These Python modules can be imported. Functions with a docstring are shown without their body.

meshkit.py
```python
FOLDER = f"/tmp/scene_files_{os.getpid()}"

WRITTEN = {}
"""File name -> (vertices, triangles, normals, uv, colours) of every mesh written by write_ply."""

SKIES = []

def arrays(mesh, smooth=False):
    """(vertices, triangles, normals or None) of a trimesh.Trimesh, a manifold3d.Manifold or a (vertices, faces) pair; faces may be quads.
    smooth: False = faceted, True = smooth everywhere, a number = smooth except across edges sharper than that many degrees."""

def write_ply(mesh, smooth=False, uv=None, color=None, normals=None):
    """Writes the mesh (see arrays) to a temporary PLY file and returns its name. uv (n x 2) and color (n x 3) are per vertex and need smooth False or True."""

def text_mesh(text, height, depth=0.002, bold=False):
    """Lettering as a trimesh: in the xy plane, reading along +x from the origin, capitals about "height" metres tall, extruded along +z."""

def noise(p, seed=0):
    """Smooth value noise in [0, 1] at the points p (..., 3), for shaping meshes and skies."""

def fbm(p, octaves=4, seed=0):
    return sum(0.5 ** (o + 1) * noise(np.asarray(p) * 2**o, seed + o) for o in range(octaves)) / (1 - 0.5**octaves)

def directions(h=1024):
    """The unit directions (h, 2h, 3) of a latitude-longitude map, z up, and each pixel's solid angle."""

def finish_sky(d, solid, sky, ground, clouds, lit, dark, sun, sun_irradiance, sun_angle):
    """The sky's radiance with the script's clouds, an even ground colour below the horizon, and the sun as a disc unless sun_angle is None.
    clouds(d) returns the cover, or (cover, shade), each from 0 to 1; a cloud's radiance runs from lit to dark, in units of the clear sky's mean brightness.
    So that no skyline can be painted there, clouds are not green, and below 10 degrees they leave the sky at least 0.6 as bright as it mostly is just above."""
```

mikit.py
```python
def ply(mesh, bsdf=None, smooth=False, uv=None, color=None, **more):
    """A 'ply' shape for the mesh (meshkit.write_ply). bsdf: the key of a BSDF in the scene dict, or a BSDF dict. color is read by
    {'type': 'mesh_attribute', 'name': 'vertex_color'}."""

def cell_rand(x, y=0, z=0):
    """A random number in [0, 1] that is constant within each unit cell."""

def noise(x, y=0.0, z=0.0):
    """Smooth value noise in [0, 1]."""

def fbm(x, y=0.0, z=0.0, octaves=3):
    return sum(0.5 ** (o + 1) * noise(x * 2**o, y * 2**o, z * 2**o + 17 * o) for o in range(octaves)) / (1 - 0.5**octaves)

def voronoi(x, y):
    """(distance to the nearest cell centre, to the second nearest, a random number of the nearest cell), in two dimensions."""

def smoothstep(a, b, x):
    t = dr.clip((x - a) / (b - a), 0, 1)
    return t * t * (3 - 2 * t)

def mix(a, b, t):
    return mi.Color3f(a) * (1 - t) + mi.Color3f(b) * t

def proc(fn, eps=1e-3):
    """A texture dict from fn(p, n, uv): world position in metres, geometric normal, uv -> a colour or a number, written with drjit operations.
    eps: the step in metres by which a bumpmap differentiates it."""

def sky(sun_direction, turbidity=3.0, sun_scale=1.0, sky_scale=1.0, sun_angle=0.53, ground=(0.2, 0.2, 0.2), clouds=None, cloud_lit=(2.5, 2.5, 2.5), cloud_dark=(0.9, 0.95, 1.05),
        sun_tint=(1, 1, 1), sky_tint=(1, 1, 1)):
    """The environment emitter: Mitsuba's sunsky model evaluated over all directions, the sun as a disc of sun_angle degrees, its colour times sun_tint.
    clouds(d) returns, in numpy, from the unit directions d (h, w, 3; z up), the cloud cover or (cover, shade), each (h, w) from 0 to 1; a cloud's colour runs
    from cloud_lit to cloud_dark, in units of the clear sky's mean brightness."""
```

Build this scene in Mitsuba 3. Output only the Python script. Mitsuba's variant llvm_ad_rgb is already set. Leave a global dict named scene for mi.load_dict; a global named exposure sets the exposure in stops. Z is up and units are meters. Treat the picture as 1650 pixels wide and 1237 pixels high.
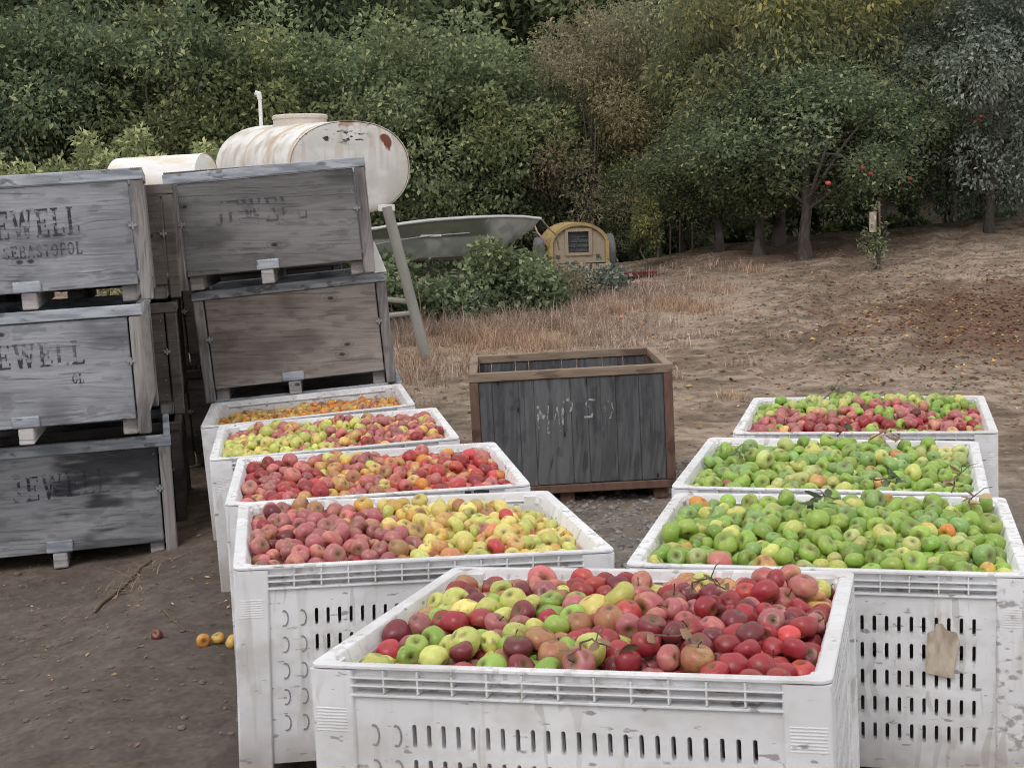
import math, numpy as np, trimesh, mitsuba as mi, drjit as dr, mikit, manifold3d as m3
from scipy.spatial import cKDTree
from scipy.spatial.transform import Rotation as Rot
from shapely.geometry import Polygon, LineString, Point, box as sbox
from shapely.ops import unary_union
from shapely import affinity
from mikit import noise, fbm, smoothstep, mix, proc, voronoi
import meshkit

T = mi.ScalarTransform4f
scene, labels = {}, {}

# ------------------------------------------------------------------ camera, sky, exposure
PITCH, ROLL, CAMH = 0.124568, -0.030507, 1.783
fw = np.array([0, math.cos(PITCH), -math.sin(PITCH)])
up0 = np.cross([1, 0, 0], fw)
upv = up0 * math.cos(ROLL) - np.array([1, 0, 0]) * math.sin(ROLL)
eye = np.array([0, 0, CAMH])
scene['camera'] = {'type': 'perspective', 'fov': 2 * math.degrees(math.atan(825 / 2258.27)), 'fov_axis': 'x', 'near_clip': 0.05, 'far_clip': 600.0,
                   'to_world': T().look_at(origin=eye.tolist(), target=(eye + fw).tolist(), up=upv.tolist())}
scene['sky'] = mikit.sky([-0.30, -0.75, 0.72], turbidity=3, sun_scale=0.22, sun_angle=30, clouds=lambda d: 1.0, ground=(0.16, 0.15, 0.14), sun_tint=(0.87, 0.99, 1.36))
exposure = 2.2

# ------------------------------------------------------------------ helpers
def rng(s): return np.random.default_rng(s)

def key_for(name):
    if name not in scene and not any(k.startswith(name + '__') for k in scene): return name
    n = 1
    while True:
        k = f'{name}_{n:03d}'
        if k not in scene and not any(q.startswith(k + '__') for q in scene) and k not in labels: return k
        n += 1

USED = {}
def numbered(name):
    n = USED.get(name, -1) + 1; USED[name] = n
    return name if n == 0 else f'{name}_{n:03d}'

def thing(name, label, cat, group=None):
    k = numbered(name); labels[k] = {'label': label, 'category': cat}
    if group: labels[k]['group'] = group
    return k

WOOD = {}          # wood name -> (material, uv.x = seed + lightness, uv.y = greyness 0 .. brownness 1)
def put(key, mesh, bsdf, M=None, smooth=False, **kw):
    if bsdf in WOOD:
        bsdf, a, b = WOOD[bsdf]; smooth = bool(smooth)
        nv = len(mesh.vertices) if isinstance(mesh, trimesh.Trimesh) else len(mesh[0])
        kw['uv'] = np.tile([a, b], (nv, 1))
    d = mikit.ply(mesh, bsdf, smooth=smooth, **kw) if not isinstance(mesh, dict) else dict(mesh)
    if M is not None: d['to_world'] = T(np.asarray(M, float).tolist())
    scene[key] = d
    return key

def part(parent, name, mesh, bsdf, M=None, smooth=False, label=None, kind=None, **kw):
    k = numbered(parent + '__' + name)
    put(k, mesh, bsdf, M, smooth, **kw)
    if label or kind:
        labels[k] = {}
        if label: labels[k]['label'] = label
        if kind: labels[k]['kind'] = kind
    return k

def xf(x=0, y=0, z=0, R=None):
    M = np.eye(4); M[:3, 3] = (x, y, z)
    if R is not None: M[:3, :3] = R
    return M

def bev(x0, x1, y0, y1, z0, z1, b=0.004):
    """a box with chamfered edges"""
    p = []
    for a, sa in ((x0, 1), (x1, -1)):
        for c, sc in ((y0, 1), (y1, -1)):
            for e, se in ((z0, 1), (z1, -1)):
                p += [(a + sa * b, c + sc * b, e), (a + sa * b, c, e + se * b), (a, c + sc * b, e + se * b)]
    return trimesh.convex.convex_hull(np.array(p))

def cat(ms):
    ms = [m if isinstance(m, trimesh.Trimesh) else trimesh.Trimesh(m[0], m[1], process=False) for m in ms]
    return trimesh.util.concatenate(ms)

def tube(pts, rad, n=8, cap=True):
    pts = np.asarray(pts, float); rad = np.broadcast_to(np.asarray(rad, float), len(pts))
    t = np.gradient(pts, axis=0); t /= np.linalg.norm(t, axis=1, keepdims=True) + 1e-12
    ref = np.array([0.13, 0.29, 1.0]) if abs(t[0][2]) < 0.9 else np.array([1.0, 0.2, 0])
    a = np.cross(t, ref); a /= np.linalg.norm(a, axis=1, keepdims=True) + 1e-12
    b = np.cross(t, a)
    ph = np.arange(n) * 2 * np.pi / n
    v = (pts[:, None] + rad[:, None, None] * (np.cos(ph)[None, :, None] * a[:, None] + np.sin(ph)[None, :, None] * b[:, None])).reshape(-1, 3)
    i, j = np.meshgrid(np.arange(len(pts) - 1), np.arange(n), indexing='ij')
    q = np.stack([i * n + j, (i + 1) * n + j, (i + 1) * n + (j + 1) % n, i * n + (j + 1) % n], -1).reshape(-1, 4)
    f = np.vstack([q[:, [0, 1, 2]], q[:, [0, 2, 3]]])
    if cap:
        c0, c1 = len(v), len(v) + 1
        v = np.vstack([v, pts[0], pts[-1]])
        k = np.arange(n); e = (len(pts) - 1) * n
        f = np.vstack([f, np.stack([k, (k + 1) % n, k * 0 + c0], 1), np.stack([e + (k + 1) % n, e + k, k * 0 + c1], 1)])
    m = trimesh.Trimesh(v, f, process=False)
    if m.volume < 0: m.invert()
    return m

def rrect(w, d, r, n=6):
    o = []
    for cx, cy, a0 in ((w / 2 - r, d / 2 - r, 0), (-w / 2 + r, d / 2 - r, 90), (-w / 2 + r, -d / 2 + r, 180), (w / 2 - r, -d / 2 + r, 270)):
        for k in range(n + 1):
            a = math.radians(a0 + 90 * k / n); o.append((cx + r * math.cos(a), cy + r * math.sin(a)))
    return np.array(o)

def loft(loops, closed_profile=False, caps=True):
    """joins loops (n, 3) of equal length, each counter-clockwise"""
    n = len(loops[0]); v = np.vstack(loops); L = len(loops); f = []
    k = np.arange(n)
    for i in range(L if closed_profile else L - 1):
        a, b = i * n, ((i + 1) % L) * n
        f += [np.stack([a + k, a + (k + 1) % n, b + (k + 1) % n], 1), np.stack([a + k, b + (k + 1) % n, b + k], 1)]
    if not closed_profile and caps:
        v = np.vstack([v, loops[0].mean(0), loops[-1].mean(0)])
        f += [np.stack([(k + 1) % n, k, k * 0 + L * n], 1), np.stack([(L - 1) * n + k, (L - 1) * n + (k + 1) % n, k * 0 + L * n + 1], 1)]
    m = trimesh.Trimesh(v, np.vstack(f), process=False)
    if m.volume < 0: m.invert()
    return m

def extrude(poly, h):
    gs = getattr(poly, 'geoms', [poly])
    return cat([trimesh.creation.extrude_polygon(g, h, engine='earcut') for g in gs if g.area > 1e-9])

def ssn(a, b, x):
    t = np.clip((x - a) / (b - a), 0, 1); return t * t * (3 - 2 * t)

# ------------------------------------------------------------------ materials
def C(r, g, b):
    """sRGB 0..255 -> linear"""
    return [((c / 255) / 12.92 if c / 255 <= 0.04045 else ((c / 255 + 0.055) / 1.055) ** 2.4) for c in (r, g, b)]

def mat(name, color, rough=0.7, spec=0.4, bump=None, scale=0.002, eps=1e-3, **kw):
    col = proc(color) if callable(color) else {'type': 'rgb', 'value': list(color)}
    b = {'type': 'principled', 'base_color': col, 'roughness': rough, 'specular': spec, **kw}
    if bump is not None: b = {'type': 'bumpmap', 'arbitrary': proc(bump, eps), 'scale': scale, 'bsdf': b}
    scene[name] = {'type': 'twosided', 'bsdf': b}

YAW = 0.16
def wood_fn(vertical, fine, patch=None):
    c, s = math.cos(YAW), math.sin(YAW)
    def uv2(p, uv):
        h = p.x * c + p.y * s + (p.y * c - p.x * s)            # runs along the front and along the sides alike
        sd = dr.floor(uv.x) * 1.37
        return (h + sd, p.z) if not vertical else (p.z + sd, h)
    def grain(p, uv):
        u, v = uv2(p, uv)
        wob = noise(u * 2.6, v * 9, 1.0) * 0.07
        return 0.6 * noise(u * 3.0, (v + wob) * fine, 2.0) + 0.4 * noise(u * 9.0, (v + wob) * fine * 2.3, 5.0), u, v
    def col(p, n, uv):
        g, u, v = grain(p, uv)
        light = (uv.x - dr.floor(uv.x)) * 2
        hue = uv.y
        lo = mix(C(102, 104, 109), C(106, 96, 89), hue); hi = mix(C(148, 151, 156), C(147, 135, 124), hue); dark = mix(C(58, 59, 63), C(64, 55, 50), hue)
        big = fbm(u * 1.7 + 5, v * 3.6, 3.0, 4)
        fine_ = noise(u * 22, v * fine * 1.6, 9.0)
        base = mix(lo, hi, (0.28 if not vertical else 0.5) * smoothstep(0.25, 0.75, g) + 0.48 * smoothstep(0.3, 0.7, big) + 0.18 * fine_)
        base = mix(base, dark, smoothstep(0.52, 0.82, fbm(u * 2.6 + 40, v * 6.0, 3.0, 4)) * 0.60)
        base = mix(base, dark, smoothstep(0.60, 0.76, fbm(u * 11 + 11, v * 26, 6.0, 3)) * 0.30)
        d1, d2, r = voronoi(u * (2.1 if not vertical else 2.4), v * (3.4 if not vertical else 7.0))
        ring = 0.5 + 0.5 * dr.sin(d1 * 95)
        kn = (1 - smoothstep(0.02, 0.07, d1)) * 0.75 + (1 - smoothstep(0.06, 0.19, d1)) * ring * 0.28
        base = mix(base, dark, kn * dr.select(r > 0.55, 1.0, 0.0))
        cr = smoothstep(0.80, 0.88, noise(u * 4.1, v * fine * 1.1 + 8 * big, 4.0))
        base = mix(base, dark, cr * 0.45)
        if patch is not None: base = mix(base, C(34, 34, 38), patch(p, g) * 0.85)
        return base * light
    def bmp(p, n, uv):
        return grain(p, uv)[0]
    return col, bmp
def s1patch(p, g):
    u = p.x * math.cos(0.244) + p.y * math.sin(0.244)
    e = fbm(u * 5, p.z * 22, 2.0, 3) - 0.5
    a = smoothstep(-0.02, 0.16, (u + 0.62) + 0.5 * e) * smoothstep(-0.04, 0.10, (p.z - 0.245) + 0.35 * e)
    b = smoothstep(-0.05, 0.08, u + 0.58 + 0.3 * e) * (1 - smoothstep(-0.02, 0.06, p.z + 0.3 * e))
    return dr.clip(a * smoothstep(0.2, 0.45, g + 0.25) + 0.7 * b, 0, 1)
for nm, ver, fine, pt in (('wood_h', False, 105.0, None), ('wood_v', True, 70.0, None), ('wood_rotten', False, 105.0, s1patch)):
    f1, f2 = wood_fn(ver, fine, pt); mat(nm, f1, 0.86, 0.25, bump=f2, scale=0.003, eps=0.0015)
def W_(m, seed, light, hue): return (m, seed + light / 2, hue)
WOOD.update(wood_stack_left=W_('wood_h', 1, 1.28, 0.0), wood_left_bottom=W_('wood_rotten', 3, 1.12, .05), wood_stack_mid_top=W_('wood_h', 7, .84, .30), wood_stack_mid_low=W_('wood_h', 9, 1.34, .70),
            wood_stack_rear=W_('wood_h', 12, .62, .7), post_wood=W_('wood_v', 15, 1.12, .45), runner_wood=W_('wood_h', 18, 1.75, .5), crate_plank=W_('wood_v', 21, .42, .15),
            bark=W_('wood_v', 30, .55, .8), twig_wood=W_('wood_h', 33, .85, 1.3), pale_runner=W_('wood_h', 19, 1.98, .4))

mat('side_ply', lambda p, n, uv: mix(C(104, 103, 104), C(144, 142, 142), fbm(p.x * 5, p.y * 5, p.z * 24, 4)), 0.85, 0.2)
mat('crate_frame', lambda p, n, uv: mix(mix(C(108, 94, 82), C(148, 131, 115), fbm(p.x * 7, p.y * 7, p.z * 60, 3)), C(74, 58, 50), smoothstep(0.55, 0.75, fbm(p.x * 9 + 4, p.y * 9, p.z * 30, 3)) * 0.6), 0.85, 0.2)
mat('crate_frame_red', lambda p, n, uv: mix(mix(C(84, 64, 56), C(118, 94, 82), fbm(p.x * 40, p.y * 40, p.z * 7, 3)), C(58, 44, 40), smoothstep(0.55, 0.75, fbm(p.x * 20 + 4, p.y * 20, p.z * 9, 3)) * 0.6), 0.85, 0.2)
def rail_col(p, n, uv):
    k = fbm(p.x * 6, p.y * 6, p.z * 30, 4)
    b = mix(C(124, 130, 139), C(172, 178, 186), smoothstep(0.3, 0.7, k))
    return mix(b, C(74, 76, 80), smoothstep(0.6, 0.72, fbm(p.x * 14 + 7, p.y * 14, p.z * 22, 4)) * 0.7)
mat('rail_paint', rail_col, 0.6, 0.4)
def ink(p, n, uv):
    return 0.92 * smoothstep(0.36, 0.52, fbm(p.x * 26, p.y * 26, p.z * 40, 4)) * (0.55 + 0.45 * smoothstep(0.3, 0.6, fbm(p.x * 4 + 3, 1.0, p.z * 6, 3)))
for nm, host, col, wfn in (('stencil_ink', 'wood_stack_left', C(52, 52, 60), ink), ('stencil_ink_bottom', 'wood_left_bottom', C(46, 46, 56), ink),
                      ('stencil_ink_mid', 'wood_stack_mid_top', C(48, 50, 66), lambda p, n, uv: 0.6 * smoothstep(0.45, 0.62, fbm(p.x * 12, p.y * 12, p.z * 26, 4))),
                      ('chalk_mark', 'crate_plank', C(190, 190, 190), lambda p, n, uv: 0.55 * smoothstep(0.42, 0.62, fbm(p.x * 60, p.y * 60, p.z * 30, 3)))):
    WOOD[nm] = (nm, *WOOD[host][1:])
    scene[nm] = {'type': 'blendbsdf', 'weight': proc(wfn), 'b0': {'type': 'ref', 'id': WOOD[host][0]}, 'b1': {'type': 'twosided', 'bsdf': {'type': 'diffuse', 'reflectance': {'type': 'rgb', 'value': col}}}}

def plastic_col(p, n, uv):
    k = fbm(p.x * 3, p.y * 3, p.z * 3, 4)
    b = mix([0.61, 0.615, 0.63], [0.735, 0.74, 0.755], smoothstep(0.3, 0.7, k))
    b = mix(b, [0.52, 0.51, 0.49], smoothstep(0.5, 0.8, fbm(p.x * 18, p.y * 18 + 4, p.z * 18, 3)) * 0.45)
    dirt = smoothstep(0.52, 0.78, fbm(p.x * 7 + 3, p.y * 7, p.z * 11, 5)) * 0.40
    b = mix(b, [0.42, 0.40, 0.37], dirt)
    sc = smoothstep(0.70, 0.80, fbm(p.x * 26, p.y * 26, p.z * 60, 3))
    b = mix(b, [0.20, 0.18, 0.17], sc * 0.75)
    mud = (1 - smoothstep(0.0, 0.30, p.z + 0.25 * (fbm(p.x * 9, p.y * 9, p.z * 9, 3) - 0.5))) * 0.6
    b = mix(b, [0.24, 0.20, 0.165], mud)
    b = mix(b, [0.33, 0.31, 0.28], smoothstep(0.66, 0.72, noise(p.x * 60 + 9 * k, p.y * 60, p.z * 7)) * smoothstep(0.4, 0.6, k) * 0.45)
    streak = smoothstep(0.62, 0.8, fbm(p.x * 34, p.y * 34, p.z * 2.2, 3)) * 0.4
    return mix(b, [0.42, 0.40, 0.36], streak)
mat('white_plastic', plastic_col, 0.42, 0.45, bump=lambda p, n, uv: fbm(p.x * 40, p.y * 40, p.z * 40, 3), scale=0.0012)
def plastic_dirt_shade(p, n, uv):
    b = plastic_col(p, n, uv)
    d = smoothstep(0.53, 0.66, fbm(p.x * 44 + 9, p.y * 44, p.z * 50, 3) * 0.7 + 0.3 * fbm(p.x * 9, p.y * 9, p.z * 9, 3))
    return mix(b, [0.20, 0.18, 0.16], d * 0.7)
mat('white_plastic_dirt_shade', plastic_dirt_shade, 0.55, 0.35)
mat('dark_marking', C(44, 44, 46), 0.7, 0.3)
mat('steel', lambda p, n, uv: mix(C(112, 112, 116), C(150, 150, 152), fbm(p.x * 20, p.y * 20, p.z * 20, 3)), 0.55, 0.5)
mat('card', lambda p, n, uv: mix(C(150, 138, 122), C(196, 184, 166), smoothstep(0.3, 0.7, fbm(p.x * 30, p.y * 30, p.z * 12, 4))), 0.85, 0.2)
mat('paper', C(222, 222, 220), 0.7, 0.3)

# apples: colour comes per vertex from each fruit's own skin; scabs are a second coat
def scab(p, n, uv):
    return 0.55 * smoothstep(0.72, 0.80, fbm(p.x * 210, p.y * 210, p.z * 210, 2)) * smoothstep(0.42, 0.6, noise(p.x * 17, p.y * 17, p.z * 17)) + 0.12 * fbm(p.x * 300, p.y * 300, p.z * 300, 2)
scene['apple_skin'] = {'type': 'blendbsdf', 'weight': proc(scab),
    'b0': {'type': 'principled', 'base_color': {'type': 'mesh_attribute', 'name': 'vertex_color'}, 'roughness': 0.34, 'specular': 0.55},
    'b1': {'type': 'principled', 'base_color': {'type': 'rgb', 'value': [0.09, 0.06, 0.035]}, 'roughness': 0.8, 'specular': 0.2}}
mat('stem_brown', C(70, 52, 36), 0.8, 0.2)

def leaf_mat(name, a, b, hi, hi_share=0.08, trans=0.95, spec=0.5):
    def f(p, n, uv):
        k = uv.x * 0.65 + 0.35 * noise(p.x * 1.1, p.y * 1.1, p.z * 1.1)
        c = mix(a, b, 0.15 + 0.85 * smoothstep(0.1, 0.9, k))
        c = mix(c, hi, smoothstep(1 - hi_share - 0.05, 1 - hi_share, uv.x) * 0.8)
        c = mix(c, c * mi.Color3f(1.12, 1.02, 0.80), smoothstep(0.5, 0.9, noise(p.x * 0.5 + 20, p.y * 0.5, p.z * 0.6)) * 0.8)
        return c * (1.25 + 0.80 * uv.y) * mi.Color3f(1.09, 1.05, 1.13)
    scene[name] = {'type': 'principledthin', 'base_color': proc(f), 'roughness': 0.5, 'diff_trans': trans, 'spec_trans': 0.0, 'eta': 1.4}
leaf_mat('leaf_dark', [0.052, 0.074, 0.044], [0.130, 0.165, 0.090], [0.28, 0.30, 0.15])
leaf_mat('leaf_mid', [0.075, 0.102, 0.054], [0.175, 0.215, 0.115], [0.34, 0.36, 0.19])
leaf_mat('leaf_yellow', [0.080, 0.098, 0.052], [0.180, 0.200, 0.105], [0.33, 0.31, 0.12], 0.10)
leaf_mat('leaf_grey', [0.060, 0.078, 0.058], [0.135, 0.160, 0.122], [0.22, 0.245, 0.20], 0.10, 0.5)
leaf_mat('leaf_willow', [0.090, 0.100, 0.056], [0.205, 0.220, 0.130], [0.34, 0.35, 0.20], 0.14)
leaf_mat('leaf_olive', [0.105, 0.102, 0.064], [0.215, 0.205, 0.135], [0.34, 0.29, 0.18], 0.10)
leaf_mat('leaf_pale', [0.085, 0.110, 0.052], [0.230, 0.260, 0.130], [0.38, 0.40, 0.20], 0.15)
leaf_mat('leaf_bush', [0.060, 0.085, 0.050], [0.160, 0.205, 0.115], [0.32, 0.36, 0.22], 0.14)
leaf_mat('grass_dry', [0.16, 0.122, 0.090], [0.29, 0.23, 0.175], [0.38, 0.32, 0.25], 0.15, 0.5)
leaf_mat('leaf_fallen', [0.08, 0.055, 0.035], [0.20, 0.14, 0.085], [0.34, 0.27, 0.16], 0.10, 0.2)
leaf_mat('leaf_fallen_red', [0.060, 0.034, 0.026], [0.15, 0.082, 0.055], [0.34, 0.26, 0.10], 0.10, 0.2)

def ground_col(p, n, uv):
    k = fbm(p.x * 0.7, p.y * 0.7, 0.0, 4)
    f = fbm(p.x * 9, p.y * 9, 1.0, 4)
    b = mix([0.155, 0.117, 0.090], [0.255, 0.200, 0.160], smoothstep(0.34, 0.66, 0.45 * k + 0.55 * f))
    b = b * (0.80 + 0.4 * smoothstep(0.35, 0.65, fbm(p.x * 3.3, p.y * 5.0, 4.0, 4)))
    near = 1 - smoothstep(6.5, 10.5, p.y + 1.5 * k)
    b = mix(b, mix([0.082, 0.068, 0.062], [0.140, 0.117, 0.105], f), near * (1 - smoothstep(0.0, 0.8, p.x)))
    b = mix(b, mix([0.13, 0.118, 0.11], [0.21, 0.195, 0.185], f), near * smoothstep(-0.4, 0.6, p.x))
    # reddish litter bank on the right, tan straw patch by the dry grass, pale worn earth
    r2 = dr.sqrt(dr.square((p.x - 6.0) / 2.6) + dr.square((p.y - 15.6) / 3.2)) + 0.9 * (fbm(p.x * 1.6, p.y * 1.6, 5.0, 4) - 0.5)
    b = mix(b, mix([0.085, 0.048, 0.034], [0.155, 0.092, 0.062], f), (1 - smoothstep(0.45, 1.05, r2)) * 0.85)
    g2 = dr.sqrt(dr.square((p.x + 0.2) / 2.2) + dr.square((p.y - 16.2) / 2.6)) + 0.6 * (k - 0.5)
    b = mix(b, mix([0.22, 0.165, 0.115], [0.36, 0.28, 0.20], f), (1 - smoothstep(0.5, 1.1, g2)) * 0.8)
    w2 = dr.sqrt(dr.square((p.x - 2.7 - 0.25 * (p.y - 19)) / 0.9) + dr.square((p.y - 18.6) / 2.4)) + 0.5 * (k - 0.5)
    b = mix(b, [0.32, 0.255, 0.205], (1 - smoothstep(0.4, 1.1, w2)) * 0.6)
    rs = dr.sqrt(dr.square((p.x - 4.2) / 1.9) + dr.square((p.y - 22.0) / 1.5)) + 0.6 * (fbm(p.x * 1.3, p.y * 1.3, 8.0, 3) - 0.5)
    b = mix(b, [0.105, 0.066, 0.048], (1 - smoothstep(0.4, 1.1, rs)) * 0.75)
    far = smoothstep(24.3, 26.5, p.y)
    b = mix(b, [0.035, 0.032, 0.022], far * 0.9)  # far earth painted darker to give the shade under the trees
    spk = noise(p.x * 55, p.y * 55, 3.0)
    return b * mi.Color3f(1.17, 1.17, 1.13) * (0.62 + 0.26 * spk)
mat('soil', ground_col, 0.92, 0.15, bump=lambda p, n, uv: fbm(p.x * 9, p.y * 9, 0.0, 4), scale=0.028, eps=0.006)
mat('clod_soil', lambda p, n, uv: mix([0.10, 0.082, 0.066], [0.22, 0.18, 0.15], fbm(p.x * 5, p.y * 5, p.z * 9, 3)), 0.95, 0.1)
mat('gravel_stone', lambda p, n, uv: mix([0.12, 0.11, 0.105], [0.30, 0.285, 0.27], mikit.cell_rand(p.x * 40, p.y * 40, 0)), 0.9, 0.2)

# ------------------------------------------------------------------ the ground
def terr(x, y):
    x, y = np.asarray(x, float), np.asarray(y, float)
    zc = np.interp(x, [-12, -4, 0, 2.3, 3.6, 5.6, 8.8, 14], [.75, .6, .65, .8, 1.04, 1.18, 1.36, 1.5])
    t = np.clip((y - 10.5) / 13.5, 0, 1); s = np.where(t < .2, t * t * 2.5, t - .1) / .9
    z = zc * s - .35 * ssn(24.5, 28, y) + .13 * np.maximum(y - 30, 0)
    return z - .11 * (1 - ssn(-2.3, -1.6, x)) * (1 - ssn(9, 11, y))

def relief(x, y):
    p = np.stack([x, y, x * 0], -1)
    w = ssn(9.5, 13, y) * 0.7 + 0.3
    z = (meshkit.fbm(p * 1.1, 4, 3) - .5) * .10 * w + (meshkit.fbm(p * 6.0, 3, 9) - .5) * .035 * (0.35 + 0.65 * w)
    for cx in (-1.95, -1.62, -1.30):
        d = (x - cx - .12 * np.sin(y * 2.1)) / .035
        z += -.012 * np.exp(-d * d) * ssn(5.0, 5.5, y) * (1 - ssn(6.6, 7.1, y))
    # wheel tracks curving up the bank on the right
    for off in (0.0, 1.45):
        c = 2.1 + off + 0.34 * np.clip(y - 12, 0, 20)
        d = (x - c) / 0.20
        tread = 0.5 + 0.5 * np.sin((y * 0.8 + x * 0.6) * 30 + 4 * np.abs(d))
        z += (-.055 + .045 * tread) * np.exp(-d * d) * ssn(12, 15, y) * (1 - ssn(22, 24, y)) + .03 * np.exp(-((np.abs(d) - 1.5) / .5) ** 2) * ssn(12, 15, y) * (1 - ssn(22, 24, y))
    return z

def tz(x, y): return float(terr(x, y) + relief(np.array([x], float), np.array([y], float))[0])

def grid_mesh(xs, ys):
    X, Y = np.meshgrid(xs, ys, indexing='ij')
    Z = terr(X, Y) + relief(X, Y)
    v = np.stack([X, Y, Z], -1).reshape(-1, 3); n, m = X.shape
    i, j = np.meshgrid(np.arange(n - 1), np.arange(m - 1), indexing='ij')
    q = np.stack([i * m + j, (i + 1) * m + j, (i + 1) * m + j + 1, i * m + j + 1], -1).reshape(-1, 4)
    return trimesh.Trimesh(v, np.vstack([q[:, [0, 1, 2]], q[:, [0, 2, 3]]]), process=False)

xs = np.unique(np.round(np.concatenate([np.arange(-120, -12, 6.0), np.arange(-12, -4, .4), np.arange(-4, 9, .055), np.arange(9, 16, .4), np.arange(16, 121, 6.0)]), 4))
ys = np.unique(np.round(np.concatenate([np.arange(-40, 1, 3.0), np.arange(1, 10, .08), np.arange(10, 25, .055), np.arange(25, 34, .4), np.arange(34, 140, 4.0)]), 4))
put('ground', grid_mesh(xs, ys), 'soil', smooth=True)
labels['ground'] = {'label': 'brown bare earth yard rising to a dusty bank at the right', 'kind': 'structure'}

r = rng(5)
def scatter_leaves(name, n, cx, cy, sx, sy, size, bs, label, seed, flat=0.35):
    r = rng(seed)
    x = cx + sx * r.normal(size=n); y = cy + sy * r.normal(size=n)
    y = np.clip(y, 3.5, 24.3)
    z = terr(x, y) + relief(x, y) + 0.006
    a = r.uniform(0, 2 * np.pi, n); s = size * r.uniform(.55, 1.3, n)
    d = np.stack([np.cos(a), np.sin(a), r.normal(size=n) * flat], -1); d /= np.linalg.norm(d, axis=1, keepdims=True)
    e = np.stack([-np.sin(a), np.cos(a), r.normal(size=n) * flat], -1); e /= np.linalg.norm(e, axis=1, keepdims=True)
    c = np.stack([x, y, z], -1)
    up = np.array([0, 0, 1.0])
    v = np.stack([c - d * s[:, None], c - e * s[:, None] * .45 + up * .3 * s[:, None] * r.uniform(0, 1, (n, 1)), c + d * s[:, None], c + e * s[:, None] * .45 + up * .3 * s[:, None] * r.uniform(0, 1, (n, 1))], 1).reshape(-1, 3)
    v[:, 2] = np.maximum(v[:, 2], np.repeat(z, 4) - .002)
    k = np.arange(n) * 4
    f = np.vstack([np.stack([k, k + 1, k + 2], 1), np.stack([k, k + 2, k + 3], 1)])
    uv = np.repeat(np.stack([r.uniform(0, 1, n), r.uniform(0, 1, n)], 1), 4, 0)
    put(name, (v, f), bs, uv=uv)
    labels[name] = {'label': label, 'category': 'leaves', 'kind': 'stuff'}
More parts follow.
